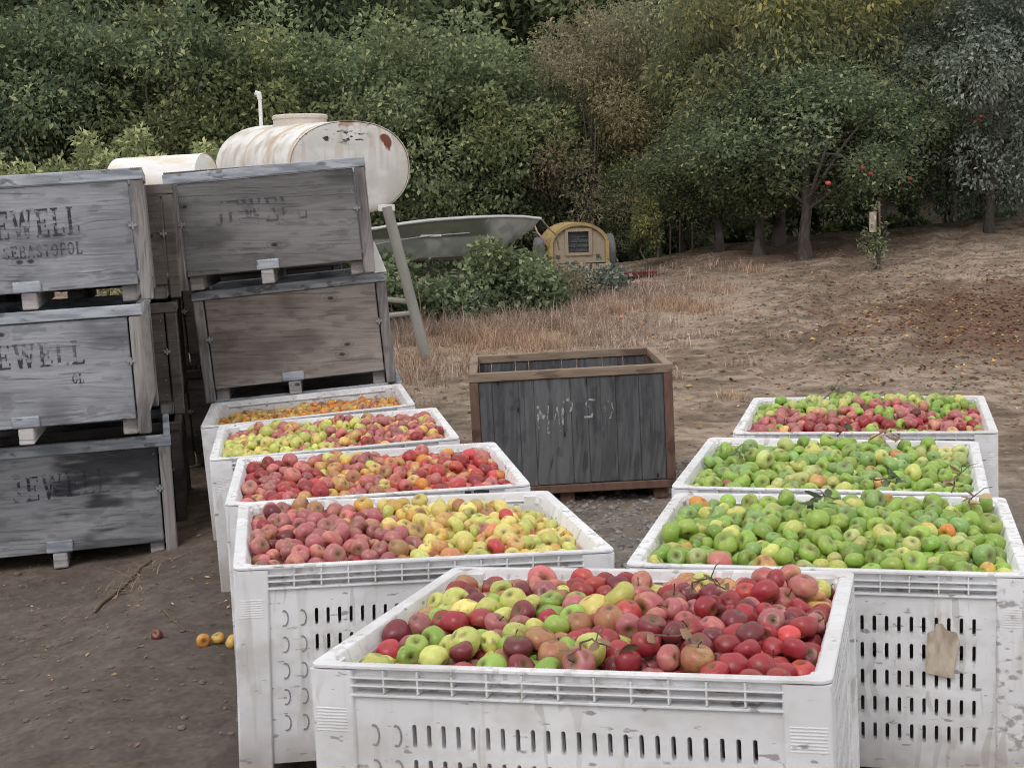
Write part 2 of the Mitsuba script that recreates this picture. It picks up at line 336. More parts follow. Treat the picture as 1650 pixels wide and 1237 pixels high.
scatter_leaves('fallen_leaves', 3200, 3.6, 15.5, 2.6, 3.4, .028, 'leaf_fallen', 'dry tan leaves scattered over the open ground right of the grey crate', 11)
scatter_leaves('red_leaf_litter', 4600, 5.9, 15.6, 1.5, 2.0, .032, 'leaf_fallen_red', 'reddish brown leaf litter on the bank at the right edge', 12)
scatter_leaves('leaf_crumbs', 420, -1.9, 6.3, .8, 1.1, .014, 'leaf_fallen', 'dry leaf crumbs on the dark soil in front of the left stack', 13)

def scatter_stones(name, n, xy, size, bs, label, seed, catg):
    r = rng(seed); base = trimesh.creation.icosphere(subdivisions=0)
    x, y = xy(r, n); s = size * np.exp(r.normal(size=n) * .45)
    z = terr(x, y) + relief(x, y)
    V = base.vertices[None] * (1 + .35 * (r.uniform(size=(n, 12, 1)) - .5)) * np.stack([s * r.uniform(.8, 1.4, n), s * r.uniform(.8, 1.4, n), s * .65], -1)[:, None]
    V = V + np.stack([x, y, z + s * .2], -1)[:, None]
    F = base.faces[None] + 12 * np.arange(n)[:, None, None]
    put(name, (V.reshape(-1, 3), F.reshape(-1, 3)), bs, smooth=False)
    labels[name] = {'label': label, 'category': catg, 'kind': 'stuff'}
scatter_stones('clods', 2600, lambda r, n: (r.uniform(-1.2, 8.2, n), 9.5 + 14.5 * r.uniform(0, 1, n) ** .9), .012, 'clod_soil', 'small clods of dry earth over the open ground and bank', 21, 'earth')
scatter_stones('gravel', 3500, lambda r, n: (r.uniform(-.3, 1.5, n), r.uniform(5.5, 9.6, n)), .009, 'gravel_stone', 'fine grey gravel on the ground between the two rows of bins', 22, 'gravel')
scatter_stones('soil_crumbs', 700, lambda r, n: (r.uniform(-3.4, -1.0, n), r.uniform(4.6, 8.4, n)), .006, 'clod_soil', 'dark soil crumbs before the left stack of wooden bins', 23, 'earth')

# ------------------------------------------------------------------ wooden bins
def letters(txt, h, seed=0):
    """slab-serif stencil capitals as one shapely shape, baseline at 0, starting at x = 0; a width list in units of h"""
    s, q = .15, .06
    def bars(*b): return unary_union([sbox(*t) for t in b])
    def stroke(pts, w=s): return LineString(pts).buffer(w / 2, cap_style=2, join_style=2)
    G = {'E': (.66, bars((.08, 0, .08 + s, 1), (0, 0, .62, q * 1.3), (0, 1 - q * 1.3, .62, 1), (.08, .46, .48, .46 + q * 1.3), (.56, 0, .62, .25), (.56, .75, .62, 1), (.42, .36, .48, .64))),
         'L': (.62, bars((.08, 0, .08 + s, 1), (0, 0, .58, q * 1.3), (0, 1 - q, .32, 1), (.51, 0, .58, .3))),
         'J': (.55, unary_union([bars((.27, .2, .27 + s, 1), (.15, 1 - q, .54, 1)), stroke([(.345, .25), (.3, .08), (.16, .05), (.06, .2)], .1)])),
         'W': (1.05, unary_union([stroke([(.12, 1), (.32, 0)]), stroke([(.32, 0), (.52, .9)], .08), stroke([(.52, .95), (.72, 0)]), stroke([(.72, 0), (.92, 1)], .08), bars((0, 1 - q, .26, 1), (.40, 1 - q, .62, 1), (.80, 1 - q, 1.02, 1))])),
         'S': (.6, stroke([(.52, .8), (.42, .93), (.2, .93), (.08, .78), (.15, .6), (.42, .42), (.5, .24), (.4, .07), (.16, .07), (.06, .22)], .11)),
         'B': (.64, unary_union([bars((.08, 0, .2, 1)), stroke([(.08, .95), (.42, .95), (.52, .85), (.52, .65), (.42, .53), (.1, .53)], .1), stroke([(.42, .53), (.56, .42), (.56, .16), (.44, .05), (.08, .05)], .1)])),
         'A': (.74, unary_union([stroke([(.1, 0), (.36, 1)], .09), stroke([(.36, 1), (.62, 0)], .13), bars((.2, .3, .55, .38))])),
         'T': (.64, bars((.25, 0, .38, 1), (0, .9, .62, 1))),
         'O': (.7, affinity.scale(Point(.33, .5).buffer(.5), .62, 1).difference(affinity.scale(Point(.33, .5).buffer(.38), .5, 1))),
         'P': (.62, unary_union([bars((.08, 0, .2, 1)), stroke([(.08, .95), (.42, .95), (.54, .84), (.54, .6), (.42, .48), (.1, .48)], .1)]))}
    out, x = [], 0
    for ch in txt:
        if ch in G:
            w, g = G[ch]
            gap = sbox(-.1, .36 if ch in 'WLJ' else .7, 2, .385 if ch in 'WLJ' else .725)     # stencil bridge
            out.append(affinity.translate(g.difference(gap), x, 0)); x += w + .12
        else: x += .5
    return affinity.scale(unary_union(out), h, h, origin=(0, 0)), x * h

REAR_RAIL_SHADED = 'wood_stack_rear'  # rear rails and posts darkened in colour for the shade between stacks
def wooden_bin(label, group, x, y, yaw, z, t, W, H, D, panel, rail='rail_paint', text=None, ink='stencil_ink', seed=0, legs=.10, rear=False):
    k = thing('wooden_bin', label, 'bin', group)
    ct, st = math.cos(t), math.sin(t)
    Rt = np.array([[ct, 0, -st], [0, 1, 0], [st, 0, ct]])
    c, s = math.cos(yaw), math.sin(yaw)
    M = xf(x, y, z, np.array([[c, -s, 0], [s, c, 0], [0, 0, 1]]) @ Rt)
    r = rng(100 + seed)
    j = lambda a=.003: float(r.normal() * a)
    p = .06; hw = W / 2; tr = .058
    part(k, 'front_panel', bev(-hw + p + .009, hw - p - .009, .002 + j(.001), .021, -.012, H - tr - .003), panel, M)
    part(k, 'back_panel', bev(-hw + p, hw - p, D - .02, D - .001, -.01, H - tr), panel, M)
    for sx in (-1, 1):
        part(k, 'side_panel', bev(*sorted((sx * (hw - .004), sx * (hw - .023))), p + .006, D - p - .006, -.01, H - tr - .003), 'side_ply' if rail == 'rail_paint' else panel, M)
        for yy in (0, 1):
            y0, y1 = ((-.006, p - .004) if yy == 0 else (D - p + .004, D + .006))
            part(k, 'corner_post', bev(*sorted((sx * (hw + .004), sx * (hw - p))), y0, y1, -legs + .004, H - tr - .002, .006), 'post_wood' if rail == 'rail_paint' else 'wood_stack_rear', M)
        part(k, 'side_rail', bev(*sorted((sx * (hw + .008), sx * (hw - .03))), .034, D - .034, H - tr, H - .002), rail, M)
    part(k, 'front_rail', bev(-hw - .008, hw + .010, -.012, .032, H - tr + j(.001), H + j(.002)), rail, M)
    part(k, 'back_rail', bev(-hw - .008, hw + .008, D - .032, D + .012, H - tr, H), rail, M)
    part(k, 'floor_board', bev(-hw + .025, hw - .025, .022, D - .022, .0, .022), panel, M)
    for xx in (-hw + .11, .0, hw - .11):
        xc = xx + j(.006) - (.045 if abs(xx) < .1 else 0)
        part(k, 'runner', bev(xc - .038, xc + .038, (-.008 if abs(xx) < .1 else .055), D - .02, -legs, -.014, .005), 'pale_runner' if abs(xx) < .1 else 'runner_wood', M)
    part(k, 'bracket', bev(-.045 - .070, -.045 + .070, -.014, .0015, -.012, .048 + j(.004), .006), 'rail_paint', M)
    for sx in (-1, 1):
        part(k, 'latch', cat([bev(sx * (hw - p - .009) - .02, sx * (hw - p - .009) + .022, -.013, .0, H * .5 - .008, H * .5 + .008, .002), bev(sx * (hw - p - .009) - .004, sx * (hw - p - .009) + .006, -.015, -.001, H * .5 - .02, H * .5 + .02, .002)]), 'steel', M)
    # nail heads
    nl = []
    for sx in (-1, 1):
        for zz in np.linspace(.03, H - .1, 6): nl.append(bev(sx * (hw - p - .03) - .003, sx * (hw - p - .03) + .003, -.0005, .004, zz - .003 + j(), zz + .003, .001))
    part(k, 'nails', cat(nl), 'steel', M, kind='stuff')
    for words, h, right, zb, squeeze, slope in (text or []):
        g, w = letters(words, h)
        g = affinity.scale(g, squeeze, 1, origin=(0, 0)); w *= squeeze
        m = extrude(g, .0012); v = m.vertices
        xr = hw - right
        xx = v[:, 0] + xr - w
        m = trimesh.Trimesh(np.stack([xx, .0012 - v[:, 2] , v[:, 1] + zb + slope * (v[:, 0] - w)], -1), m.faces, process=False)
        if m.volume < 0: m.invert()
        part(k, 'lettering', m, ink, M, label=f'faded stencilled word {words}')
    return k

SC = .95
def s1(x, y, z): return x * SC, y * SC, CAMH + (z - CAMH) * SC
W1, H1, D1 = 1.22 * SC, .62 * SC, 1.15
gl, gm = 'weathered wooden fruit bins stacked at the left edge', 'weathered wooden fruit bins of the second stack'
a = s1(-2.596, 7.948, -.097)
wooden_bin('grey wooden bin with a black rotten patch, bottom of the leftmost stack', gl, *a[:2], .244, a[2], .017, W1, H1, D1, 'wood_left_bottom', text=[('JEWELL', .135, .32, .30, .80, .035)], ink='stencil_ink_bottom', seed=1)
a = s1(-2.623, 7.616, .683)
wooden_bin('grey wooden bin with clear stencilled name, middle of the leftmost stack', gl, *a[:2], .208, a[2], .028, W1, H1, D1, 'wood_stack_left', text=[('JEWELL', .125, .285, .30, .86, .0), ('OL', .05, .31, .20, .8, 0)], seed=2)
a = s1(-2.567, 7.628, 1.422)
wooden_bin('grey wooden bin with two stencilled lines, top of the leftmost stack', gl, *a[:2], .237, a[2], .039, W1, H1, D1, 'wood_stack_left', text=[('JEWELL', .145, .318, .268, .70, .01), ('SEBASTOPOL', .064, .325, .168, .80, .01)], seed=3)
rx, ry = -2.58, 8.42
for i, (zz, lab) in enumerate(((-.06, 'dark wooden bin behind the leftmost stack, bottom one'), (.67, 'dark wooden bin behind the leftmost stack, middle one'), (1.385, 'dark wooden bin behind the leftmost stack, top one'))):
    wooden_bin(lab, 'wooden fruit bins standing behind the leftmost stack', rx + .02 * i - .03, ry, .2, zz, .03, W1, H1, 1.1, 'wood_stack_rear', rail=REAR_RAIL_SHADED, seed=4 + i)
for i, zz in enumerate((.11, .84, 1.54)):  # extra bins added back here so the gap between stacks goes dark
    wooden_bin(f'dark wooden bin added behind the second stack to darken the gap, {["bottom", "middle", "top"][i]} one', 'wooden fruit bins added behind the second stack to darken the gap', -1.80, 10.2, .12, zz, .05, 1.22, .60, 1.1, 'wood_stack_rear', rail=REAR_RAIL_SHADED, seed=20 + i)
wooden_bin('brown wooden bin hidden behind the white bins, bottom of the second stack', gm, -1.30, 9.02, .12, .11, .06, 1.22, .535, 1.15, 'wood_stack_mid_low', seed=8)
wooden_bin('brownish wooden bin with dark knots, middle of the second stack', gm, -1.362, 8.97, .123, .74, .07, 1.22, .62, 1.15, 'wood_stack_mid_low', seed=9)
wooden_bin('smudged blue-grey wooden bin, top of the second stack below the tank', gm, -1.45, 8.751, .093, 1.468, .066, 1.22, .62, 1.15, 'wood_stack_mid_top', text=[('JEWELL', .15, .36, .28, .8, .0)], ink='stencil_ink_mid', seed=10)

# a scrap of white sheet sticking out between the two upper bins of the second stack
v = np.array([[-.855, 8.98, 1.60], [-.86, 8.98, 1.40], [-.785, 9.02, 1.405], [-.80, 9.14, 1.41], [-.87, 9.2, 1.41]])
v2 = v + [.002, .004, .004]
sh = trimesh.convex.convex_hull(np.vstack([v, v2]))
put('plastic_scrap', sh, 'paper'); labels['plastic_scrap'] = {'label': 'white plastic scrap poking out at the right of the second stack', 'category': 'scrap'}

# ------------------------------------------------------------------ the grey crate in the middle
def grey_crate():
    k = thing('plank_crate', 'dark grey empty plank crate with brown frame in the middle of the yard', 'crate')
    yaw, tx, ty = .012, .021, .005
    M = xf(.345, 8.821, .824, Rot.from_euler('zyx', [yaw, -tx, ty]).as_matrix())
    hw, hd, H = .61, .50, .70
    r = rng(77)
    # frame: top rails, corner posts, bottom rails
    part(k, 'top_rail', bev(-hw, hw, -hd - .012, -hd + .038, -.052, 0, .004), 'crate_frame', M)
    part(k, 'top_rail', bev(-hw, hw, hd - .038, hd + .012, -.052, 0, .004), 'crate_frame', M)
    for s in (-1, 1): part(k, 'top_rail', bev(*sorted((s * hw, s * (hw - .05))), -hd + .040, hd - .040, -.05, .002, .004), 'crate_frame', M)
    for sx in (-1, 1):
        for sy in (-1, 1):
            part(k, 'corner_post', bev(*sorted((sx * (hw - .002), sx * (hw - .055))), *sorted((sy * (hd + .010), sy * (hd - .045))), -H, -.054, .004), 'crate_frame_red', M)
    for sy in (-1, 1): part(k, 'bottom_rail', bev(-hw - .004, hw + .004, *sorted((sy * (hd + .012), sy * (hd - .03))), -H - .05, -H - .002, .004), 'crate_frame_red', M)
    for sx in (-1, 1): part(k, 'bottom_rail', bev(*sorted((sx * (hw), sx * (hw - .045))), -hd + .032, hd - .032, -H - .048, -H - .002, .004), 'crate_frame_red', M)
    # planks, each with its own width
    cuts = [-.555, -.475, -.315, -.225, -.005, .095, .265, .405, .555]
    for a, b in zip(cuts[:-1], cuts[1:]):
        part(k, 'plank', bev(a + .0012, b - .0012, -hd + .004 + r.normal() * .0015, -hd + .026, -H - .001 + abs(r.normal()) * .003, -.055, .003), 'crate_plank', M)
        part(k, 'plank', bev(a + .0025, b - .0025, hd - .026, hd - .004, -H, -.055, .003), 'crate_plank', M)
    for sx in (-1, 1):
        for a, b in zip(np.linspace(-hd + .05, hd - .05, 6)[:-1], np.linspace(-hd + .05, hd - .05, 6)[1:]):
            part(k, 'side_plank', bev(*sorted((sx * (hw - .008), sx * (hw - .03))), a + .002, b - .002, -H, -.055, .003), 'crate_plank', M)
    part(k, 'floor_board', bev(-hw + .03, hw - .03, -hd + .03, hd - .03, -H + .002, -H + .022), 'crate_plank', M)
    for xx in (-.49, -.05, .52): part(k, 'foot', bev(xx - .045, xx + .045, -hd + .04, hd - .04, -H - .125, -H - .052, .006), 'crate_frame_red', M)
    # chalk letters
    def st(pts, w=.008): return LineString(pts).buffer(w / 2)
    ch = [st([(-.205, -.16), (-.205, -.29)], .014), st([(-.205, -.17), (-.175, -.23), (-.145, -.16), (-.148, -.32)], .012), st([(-.12, -.30), (-.09, -.16), (-.075, -.31)], .006),
          st([(-.055, -.15), (-.06, -.27)], .014), st([(-.055, -.145), (-.02, -.12), (.0, -.15), (-.01, -.19), (-.055, -.20)], .016),
          st([(.135, -.135), (.10, -.13), (.085, -.16), (.125, -.20), (.115, -.235), (.075, -.235)], .012), st([(.215, -.15), (.195, -.18), (.20, -.23), (.225, -.25), (.245, -.20), (.24, -.16), (.215, -.15)], .012)]
    m = extrude(unary_union(ch), .001); vv = m.vertices
    m = trimesh.Trimesh(np.stack([vv[:, 0], -hd + .0005 - vv[:, 2], vv[:, 1] - .06], -1), m.faces, process=False)
    if m.volume < 0: m.invert()
    part(k, 'chalk_writing', m, 'chalk_mark', M, label='faint white chalk letters M P S O')
grey_crate()

# ------------------------------------------------------------------ white plastic bins
BW, BD = 1.1985, 1.0738
BINS = {}
def plastic_bin(code, label, group, x, y, yaw, ztop, tx, ty, slots=True, dirty=False, marks=()):
    k = thing('plastic_bin', label, 'bin', group)
    H = ztop + .012
    Rm = Rot.from_euler('zyx', [yaw, -tx, ty]).as_matrix()
    M = xf(x, y, ztop, Rm)
    BINS[code] = (M, H, k)
    W, D = BW, BD
    # rim ring
    prof = [(0, -.009), (0, -.003), (.003, 0), (.034, 0), (.040, -.004), (.050, -.040), (.036, -.040), (.034, -.009)]
    loops = []
    for o, z in prof:
        rr = rrect(W - 2 * o, D - 2 * o * (.66 if o > .02 else 1), max(.022, .03 + (.03 if o > .02 else 0)))
        loops.append(np.column_stack([rr, np.full(len(rr), z)]))
    part(k, 'rim', loft(loops, closed_profile=True), 'white_plastic', M, smooth=35)
    pw = .105
    def panel(L, name, rotk, full):
        """one wall: front at local y = -depth/2; drawn in x-z, then turned about z by rotk quarter turns"""
        dd = (D if rotk % 2 == 0 else W) / 2
        hwid = L / 2 - pw + .004
        sh = sbox(-hwid, -H + .085, hwid, -.076)
        if full:
            cuts = []
            z0 = -.140
            while z0 - .055 > -H + .12:
                xx = -L / 2 + (.25 if rotk == 0 else .17)
                while xx < L / 2 - .140:
                    cuts.append(LineString([(xx, z0 - .005), (xx, z0 - .050)]).buffer(.0052, quad_segs=2)); xx += .0355
                z0 -= .083
            sh = sh.difference(unary_union(cuts))
        m = extrude(sh, .032); v = m.vertices
        P = np.stack([v[:, 0], -dd + .014 + v[:, 2], v[:, 1]], -1)
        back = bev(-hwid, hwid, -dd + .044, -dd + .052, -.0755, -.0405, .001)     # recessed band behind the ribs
        return P, m.faces, back, dd, hwid
    def turn(m, q):
        m = m.copy() if isinstance(m, trimesh.Trimesh) else trimesh.Trimesh(*m, process=False)
        a = q * math.pi / 2; c, s = round(math.cos(a)), round(math.sin(a))
        v = m.vertices
        out = trimesh.Trimesh(np.stack([c * v[:, 0] - s * v[:, 1], s * v[:, 0] + c * v[:, 1], v[:, 2]], -1), m.faces, process=False)
        if out.volume < 0: out.invert()
        return out
    for q, name in ((0, 'front_wall'), (1, 'right_wall'), (2, 'back_wall'), (3, 'left_wall')):
        L = W if q % 2 == 0 else D
        P, F, back, dd, hwid = panel(L, name, q, slots and q in (0, 3, 1))
        part(k, name, turn((P, F), q), 'white_plastic', M)
        part(k, 'recess', turn(back, q), 'white_plastic_dirt_shade', M)  # grimy coat darkens this wall to stand in for shade behind the ribs
        ribs = [bev(-hwid, hwid, -dd + .001, -dd + .0435, z - t / 2, z + t / 2, .0008) for z, t in ((-.031, .0036), (-.050, .0036), (-.072, .0055))]
        nx = int(2 * hwid / .077)
        for i in range(1, nx):
            xx = -hwid + 2 * hwid * i / nx
            ribs.append(bev(xx - .0022, xx + .0022, -dd + .002, -dd + .0405, -.0665, -.0125, .0008))
        part(k, 'rib_lattice', turn(cat(ribs), q), 'white_plastic', M)
    pm = 'white_plastic_dirt_shade' if dirty else 'white_plastic'
    for sx in (-1, 1):
        for sy in (-1, 1):
            pts = [(0, 0), (pw, 0), (pw, .05), (.05, .05), (.05, pw), (0, pw)]
            poly = Polygon(pts).buffer(.010).buffer(-.018).buffer(.008)
            m = extrude(poly, H - .0125); v = m.vertices
            vx = sx * (-v[:, 0]) + sx * W / 2 - sx * .0015; vy = sy * (-v[:, 1]) + sy * D / 2 - sy * .0015
            mm = trimesh.Trimesh(np.stack([vx, vy, v[:, 2] - H], -1), m.faces, process=False)
            if mm.volume < 0: mm.invert()
            fr = [mm]
            for i in range(8):
                zz = -.105 - i * .0075
                fr.append(bev(*sorted((sx * (W / 2 - .012), sx * (W / 2 - pw + .014))), *sorted((sy * (D / 2 + .0006), sy * (D / 2 - .004))), zz - .0016, zz + .0016, .0006))
            part(k, 'corner_post', cat(fr), pm, M, smooth=30)
    part(k, 'floor_deck', bev(-W / 2 + .02, W / 2 - .02, -D / 2 + .02, D / 2 - .02, -H + .09, -H + .115), 'white_plastic', M)
    if slots:
        em = []
        z0 = -.168
        while z0 > -H + .16:
            for xx in (-W / 2 + .150, -W / 2 + .205):
                ring = affinity.scale(Point(0, 0).buffer(.026), .55, 1).difference(affinity.scale(Point(0, 0).buffer(.0215), .5, 1)).difference(sbox(-.03, -.03, -.004, .03))
                m = extrude(ring, .004); v = m.vertices
                mm = trimesh.Trimesh(np.stack([v[:, 0] + xx, -D / 2 + .0145 - v[:, 2], v[:, 1] + z0], -1), m.faces, process=False)
                if mm.volume < 0: mm.invert()
                em.append(mm)
            z0 -= .083
        part(k, 'embossed_rings', cat(em), 'steel', M, kind='stuff')
    for (mx, mw, mz, mh) in marks:
        part(k, 'dark_print', bev(mx - mw / 2, mx + mw / 2, -D / 2 - .0012, -D / 2 + .004, mz - mh / 2, mz + mh / 2, .0008), 'dark_marking', M, label='worn dark print, not readable')
    return k
gL, gR = 'white plastic bins in the left row', 'white plastic bins in the right row'
plastic_bin('P1', 'nearest white plastic bin, heaped with crimson and green apples', None, .229, 3.525, -.284, .738, .019, -.048)
plastic_bin('L4', 'white plastic bin half dusky red, half yellow apples, first of the left row', gL, -.368, 4.795, .172, .701, -.021, -.020)
plastic_bin('L3', 'white plastic bin full of bright red apples, second of the left row', gL, -.606, 5.929, .142, .688, .009, -.002, marks=((-.30, .095, -.020, .020), (.40, .06, -.020, .014), (.345, .025, -.020, .012)))
plastic_bin('L2', 'white plastic bin of mixed pink and lime apples, third of the left row', gL, -.936, 7.16, .158, .670, .030, .008)
plastic_bin('L1', 'half empty white plastic bin of small orange apples, farthest of the left row', gL, -1.221, 8.292, .150, .664, .057, -.001)
plastic_bin('R2', 'white plastic bin of green apples with stained right post, first of the right row', gR, 1.052, 4.606, -.263, .687, .010, .002, dirty=True)
plastic_bin('R1', 'white plastic bin of green apples, second of the right row', gR, 1.341, 5.801, -.283, .683, .006, .017)
plastic_bin('R0', 'white plastic bin of green apples with pink ones in front, farthest of the right row', gR, 1.757, 6.929, -.267, .715, .020, .014)

# ------------------------------------------------------------------ apples
def apple_shape(nph, nth, dimple=1.0, lobes=0.03, tall=.90, taper=.07, ph0=0.0):
    th = np.linspace(0, np.pi, nth); ph = np.arange(nph) * 2 * np.pi / nph
    TH, PH = np.meshgrid(th, ph, indexing='ij')
    X = np.sin(TH) * (1 + taper * np.cos(TH)); Z = tall * np.cos(TH) - dimple * .40 * np.exp(-(TH / .40) ** 2) + dimple * .22 * np.exp(-((np.pi - TH) / .34) ** 2)
    X = X * (1 + lobes * np.cos(5 * PH + ph0) * ssn(1.2, 2.8, TH) + .025 * np.cos(2 * PH + 1.7 * ph0))
    v = np.stack([X * np.cos(PH), X * np.sin(PH), Z], -1)
    i, j = np.meshgrid(np.arange(nth - 1), np.arange(nph), indexing='ij')
    q = np.stack([i * nph + j, (i + 1) * nph + j, (i + 1) * nph + (j + 1) % nph, i * nph + (j + 1) % nph], -1).reshape(-1, 4)
    f = np.vstack([q[:, [0, 1, 2]], q[:, [0, 2, 3]]])
    tri = v.reshape(-1, 3)
    a = tri[f]; ok = np.linalg.norm(np.cross(a[:, 1] - a[:, 0], a[:, 2] - a[:, 0]), axis=1) > 1e-9
    tri = tri * (1 + .15 * (meshkit.noise(tri * 1.3 + 7 * ph0 + 3, 4) - .5) + .05 * (meshkit.noise(tri * 3.0 + 5 * ph0, 6) - .5))[:, None]
    return tri, f[ok], TH.ravel(), PH.ravel()
SHAPES_HI = [apple_shape(26, 17, d, l, t, tp, p0) for d, l, t, tp, p0 in ((1, .02, .90, .06, 0), (.9, .045, .86, .09, 1), (1.1, .03, .94, .10, 2), (.85, .025, .80, .05, 3), (1.0, .05, .97, .12, 4))]
SHAPES_MID = [apple_shape(18, 12, d, l, t, tp, p0) for d, l, t, tp, p0 in ((1, .02, .90, .06, 0), (.9, .045, .86, .09, 1), (1.1, .03, .94, .10, 2), (.85, .025, .80, .05, 3))]
SHAPES_LOW = [apple_shape(12, 8, .8, .02, .9, .06, 0), apple_shape(12, 8, .8, .02, .84, .06, 1)]

# skins: (ground colour, blush colour, blush amount, streakiness)
SK = {'crimson': ([.24, .10, .05], [.30, .026, .040], .95, .25), 'dark': ([.18, .06, .05], [.155, .022, .034], .92, .2), 'scarlet': ([.52, .26, .10], [.49, .055, .062], .88, .35),
      'rose': ([.52, .32, .17], [.47, .125, .135], .78, .5), 'dusky': ([.44, .25, .17], [.38, .115, .130], .85, .45), 'russet': ([.42, .28, .12], [.36, .13, .08], .6, .6),
      'blush': ([.56, .42, .14], [.52, .16, .10], .42, .5), 'orange': ([.62, .36, .07], [.58, .20, .05], .6, .3), 'gold': ([.66, .50, .14], [.56, .26, .06], .35, .3),
      'yellow': ([.68, .60, .20], [.62, .42, .12], .18, .2), 'lime': ([.51, .55, .16], [.52, .40, .10], .15, .15), 'green': ([.25, .40, .075], [.40, .40, .10], .14, .1),
      'leafgreen': ([.19, .33, .06], [.26, .34, .08], .2, .1), 'bluegreen': ([.22, .37, .12], [.28, .36, .12], .2, .1), 'paleg': ([.42, .50, .18], [.5, .38, .14], .2, .15)}
KIND = {**{k: 'red_apple' for k in ('crimson', 'dark', 'scarlet', 'rose', 'dusky', 'russet')}, **{k: 'yellow_apple' for k in ('blush', 'orange', 'gold', 'yellow')}, **{k: 'green_apple' for k in ('lime', 'green', 'leafgreen', 'bluegreen', 'paleg')}}
TONE = {'crimson': 'crimson', 'dark': 'dark maroon', 'scarlet': 'bright red', 'rose': 'rosy', 'dusky': 'dusky', 'russet': 'brownish red', 'blush': 'peach', 'orange': 'orange', 'gold': 'golden', 'yellow': 'pale yellow', 'lime': 'lime', 'green': 'green', 'leafgreen': 'deep green', 'bluegreen': 'bluish green', 'paleg': 'pale green'}

def skin(kind, v, TH, PH, r):
    g, b, amt, stk = SK[kind]
    g = np.array(g) * np.exp(r.normal() * .12); b = np.array(b) * np.exp(r.normal() * .14)
    d = r.normal(size=3); d /= np.linalg.norm(d)
    side = v @ d
    off = r.uniform(0, 50, 3)
    n1 = meshkit.fbm(v * 1.6 + off, 3, 1) - .5
    st = meshkit.noise(np.stack([np.cos(PH) * 7, np.sin(PH) * 7, np.cos(TH) * .5], -1) + off, 2) - .5
    k = np.clip(amt + .55 * (side * .5 + n1) * (1.5 - abs(2 * amt - 1)) + stk * st * 1.4, 0, 1)[:, None]
    c = g * (1 - k) + b * k
    c = c * (1 + .22 * (meshkit.fbm(v * 3.2 + off, 3, 5) - .5)[:, None] * 2)
    top = np.exp(-(TH / .42) ** 2)[:, None]; bot = np.exp(-((np.pi - TH) / .30) ** 2)[:, None]
    c = c * (1 - .8 * top) + np.array([.17, .14, .05]) * .8 * top
    eye = np.exp(-(TH / .17) ** 2)[:, None] + np.exp(-((np.pi - TH) / .17) ** 2)[:, None]
    c = c * (1 - .7 * bot) + np.array([.11, .085, .04]) * .7 * bot
    c = c * (1 - .8 * np.clip(eye, 0, 1)) + np.array([.035, .025, .015]) * .8 * np.clip(eye, 0, 1)
    br = (meshkit.fbm(v * 1.1 + off + 9, 2, 7) > .745)[:, None] * .55          # a bruise now and then
    c = c * (1 - br) + np.array([.15, .085, .045]) * br
    lum = c.mean(1, keepdims=True)
    return np.clip(lum + (c - lum) * 1.03, .004, .9)

def pile(seed, rmin, rmax, depth, surf, hx, hy, iters=110):
    """drops spheres into the bin's opening over a mounded bed and lets them settle; surf(x, y) is the height wanted, from the rim"""
    r = rng(seed)
    rm = (rmin + rmax) / 2
    n = int(4 * hx * hy * depth * .60 / (4 / 3 * math.pi * rm ** 3))
    rad = np.clip(r.normal(rm, (rmax - rmin) / 2.3, n), rmin * .82, rmax * 1.16)
    P = np.column_stack([r.uniform(-hx + rm, hx - rm, n), r.uniform(-hy + rm, hy - rm, n), r.uniform(0, depth * 1.25, n)])
    for it in range(iters):
        P[:, 2] -= .006 if it < iters * .75 else .002
        for _ in range(2):
            pr = cKDTree(P).query_pairs(2 * rad.max(), output_type='ndarray')
            d = P[pr[:, 1]] - P[pr[:, 0]]; L = np.linalg.norm(d, axis=1) + 1e-9
            o = (rad[pr[:, 0]] + rad[pr[:, 1]]) * .985 - L; m = o > 0
            q = d[m] / L[m, None] * o[m, None] * .36
            np.add.at(P, pr[m, 1], q); np.add.at(P, pr[m, 0], -q)
            P[:, 0] = np.clip(P[:, 0], -hx + rad, hx - rad); P[:, 1] = np.clip(P[:, 1], -hy + rad, hy - rad); P[:, 2] = np.maximum(P[:, 2], rad)
    z = P[:, 2] + surf(P[:, 0], P[:, 1]) - np.percentile(P[:, 2] + rad, 93)
    return np.column_stack([P[:, :2], z]), rad

def exposed(P, rad):
    o = np.ones(len(P), bool); pr = cKDTree(P[:, :2]).query_pairs(.06, output_type='ndarray')
    cover = np.zeros(len(P))
    for a, b in ((0, 1), (1, 0)):
        i, j = pr[:, a], pr[:, b]
        d = np.linalg.norm(P[i, :2] - P[j, :2], axis=1); up = P[j, 2] - P[i, 2]
        m = (up > .35 * rad[i]) & (d < .9 * rad[j])
        np.add.at(cover, i[m], 1)
    return cover == 0

def mound(a, b, c=0): return lambda x, y: a + b * (1 - (x / .55) ** 2) * (1 - (y / .49) ** 2) + c * y
def pick(r, opts):
    k = list(opts); w = np.array([opts[q] for q in k], float); return k[r.choice(len(k), p=w / w.sum())]
def c_P1(x, y, r):
    n = meshkit.noise(np.array([x * 3.2, y * 3.2, 1.0])) - .5
    left = -.08 - .42 * y * .3 + .25 * n
    if x > .10 + .3 * n and y > .22: return pick(r, {'rose': 5, 'blush': 3, 'lime': 2, 'crimson': 2, 'dusky': 2})
    if x > .05 + .5 * n - .55 * max(y, 0): return pick(r, {'crimson': 9, 'dark': 3.0, 'scarlet': 2.2, 'dusky': 1.4, 'rose': 1.2, 'lime': .4, 'russet': .5})
    if y > .30: return pick(r, {'rose': 4, 'crimson': 3, 'dusky': 2, 'russet': 1.5, 'lime': 1})
    return pick(r, {'lime': 4.8, 'green': 2.4, 'crimson': 4.0, 'dark': 2.6, 'russet': 1.8, 'yellow': .9, 'dusky': 1.5})
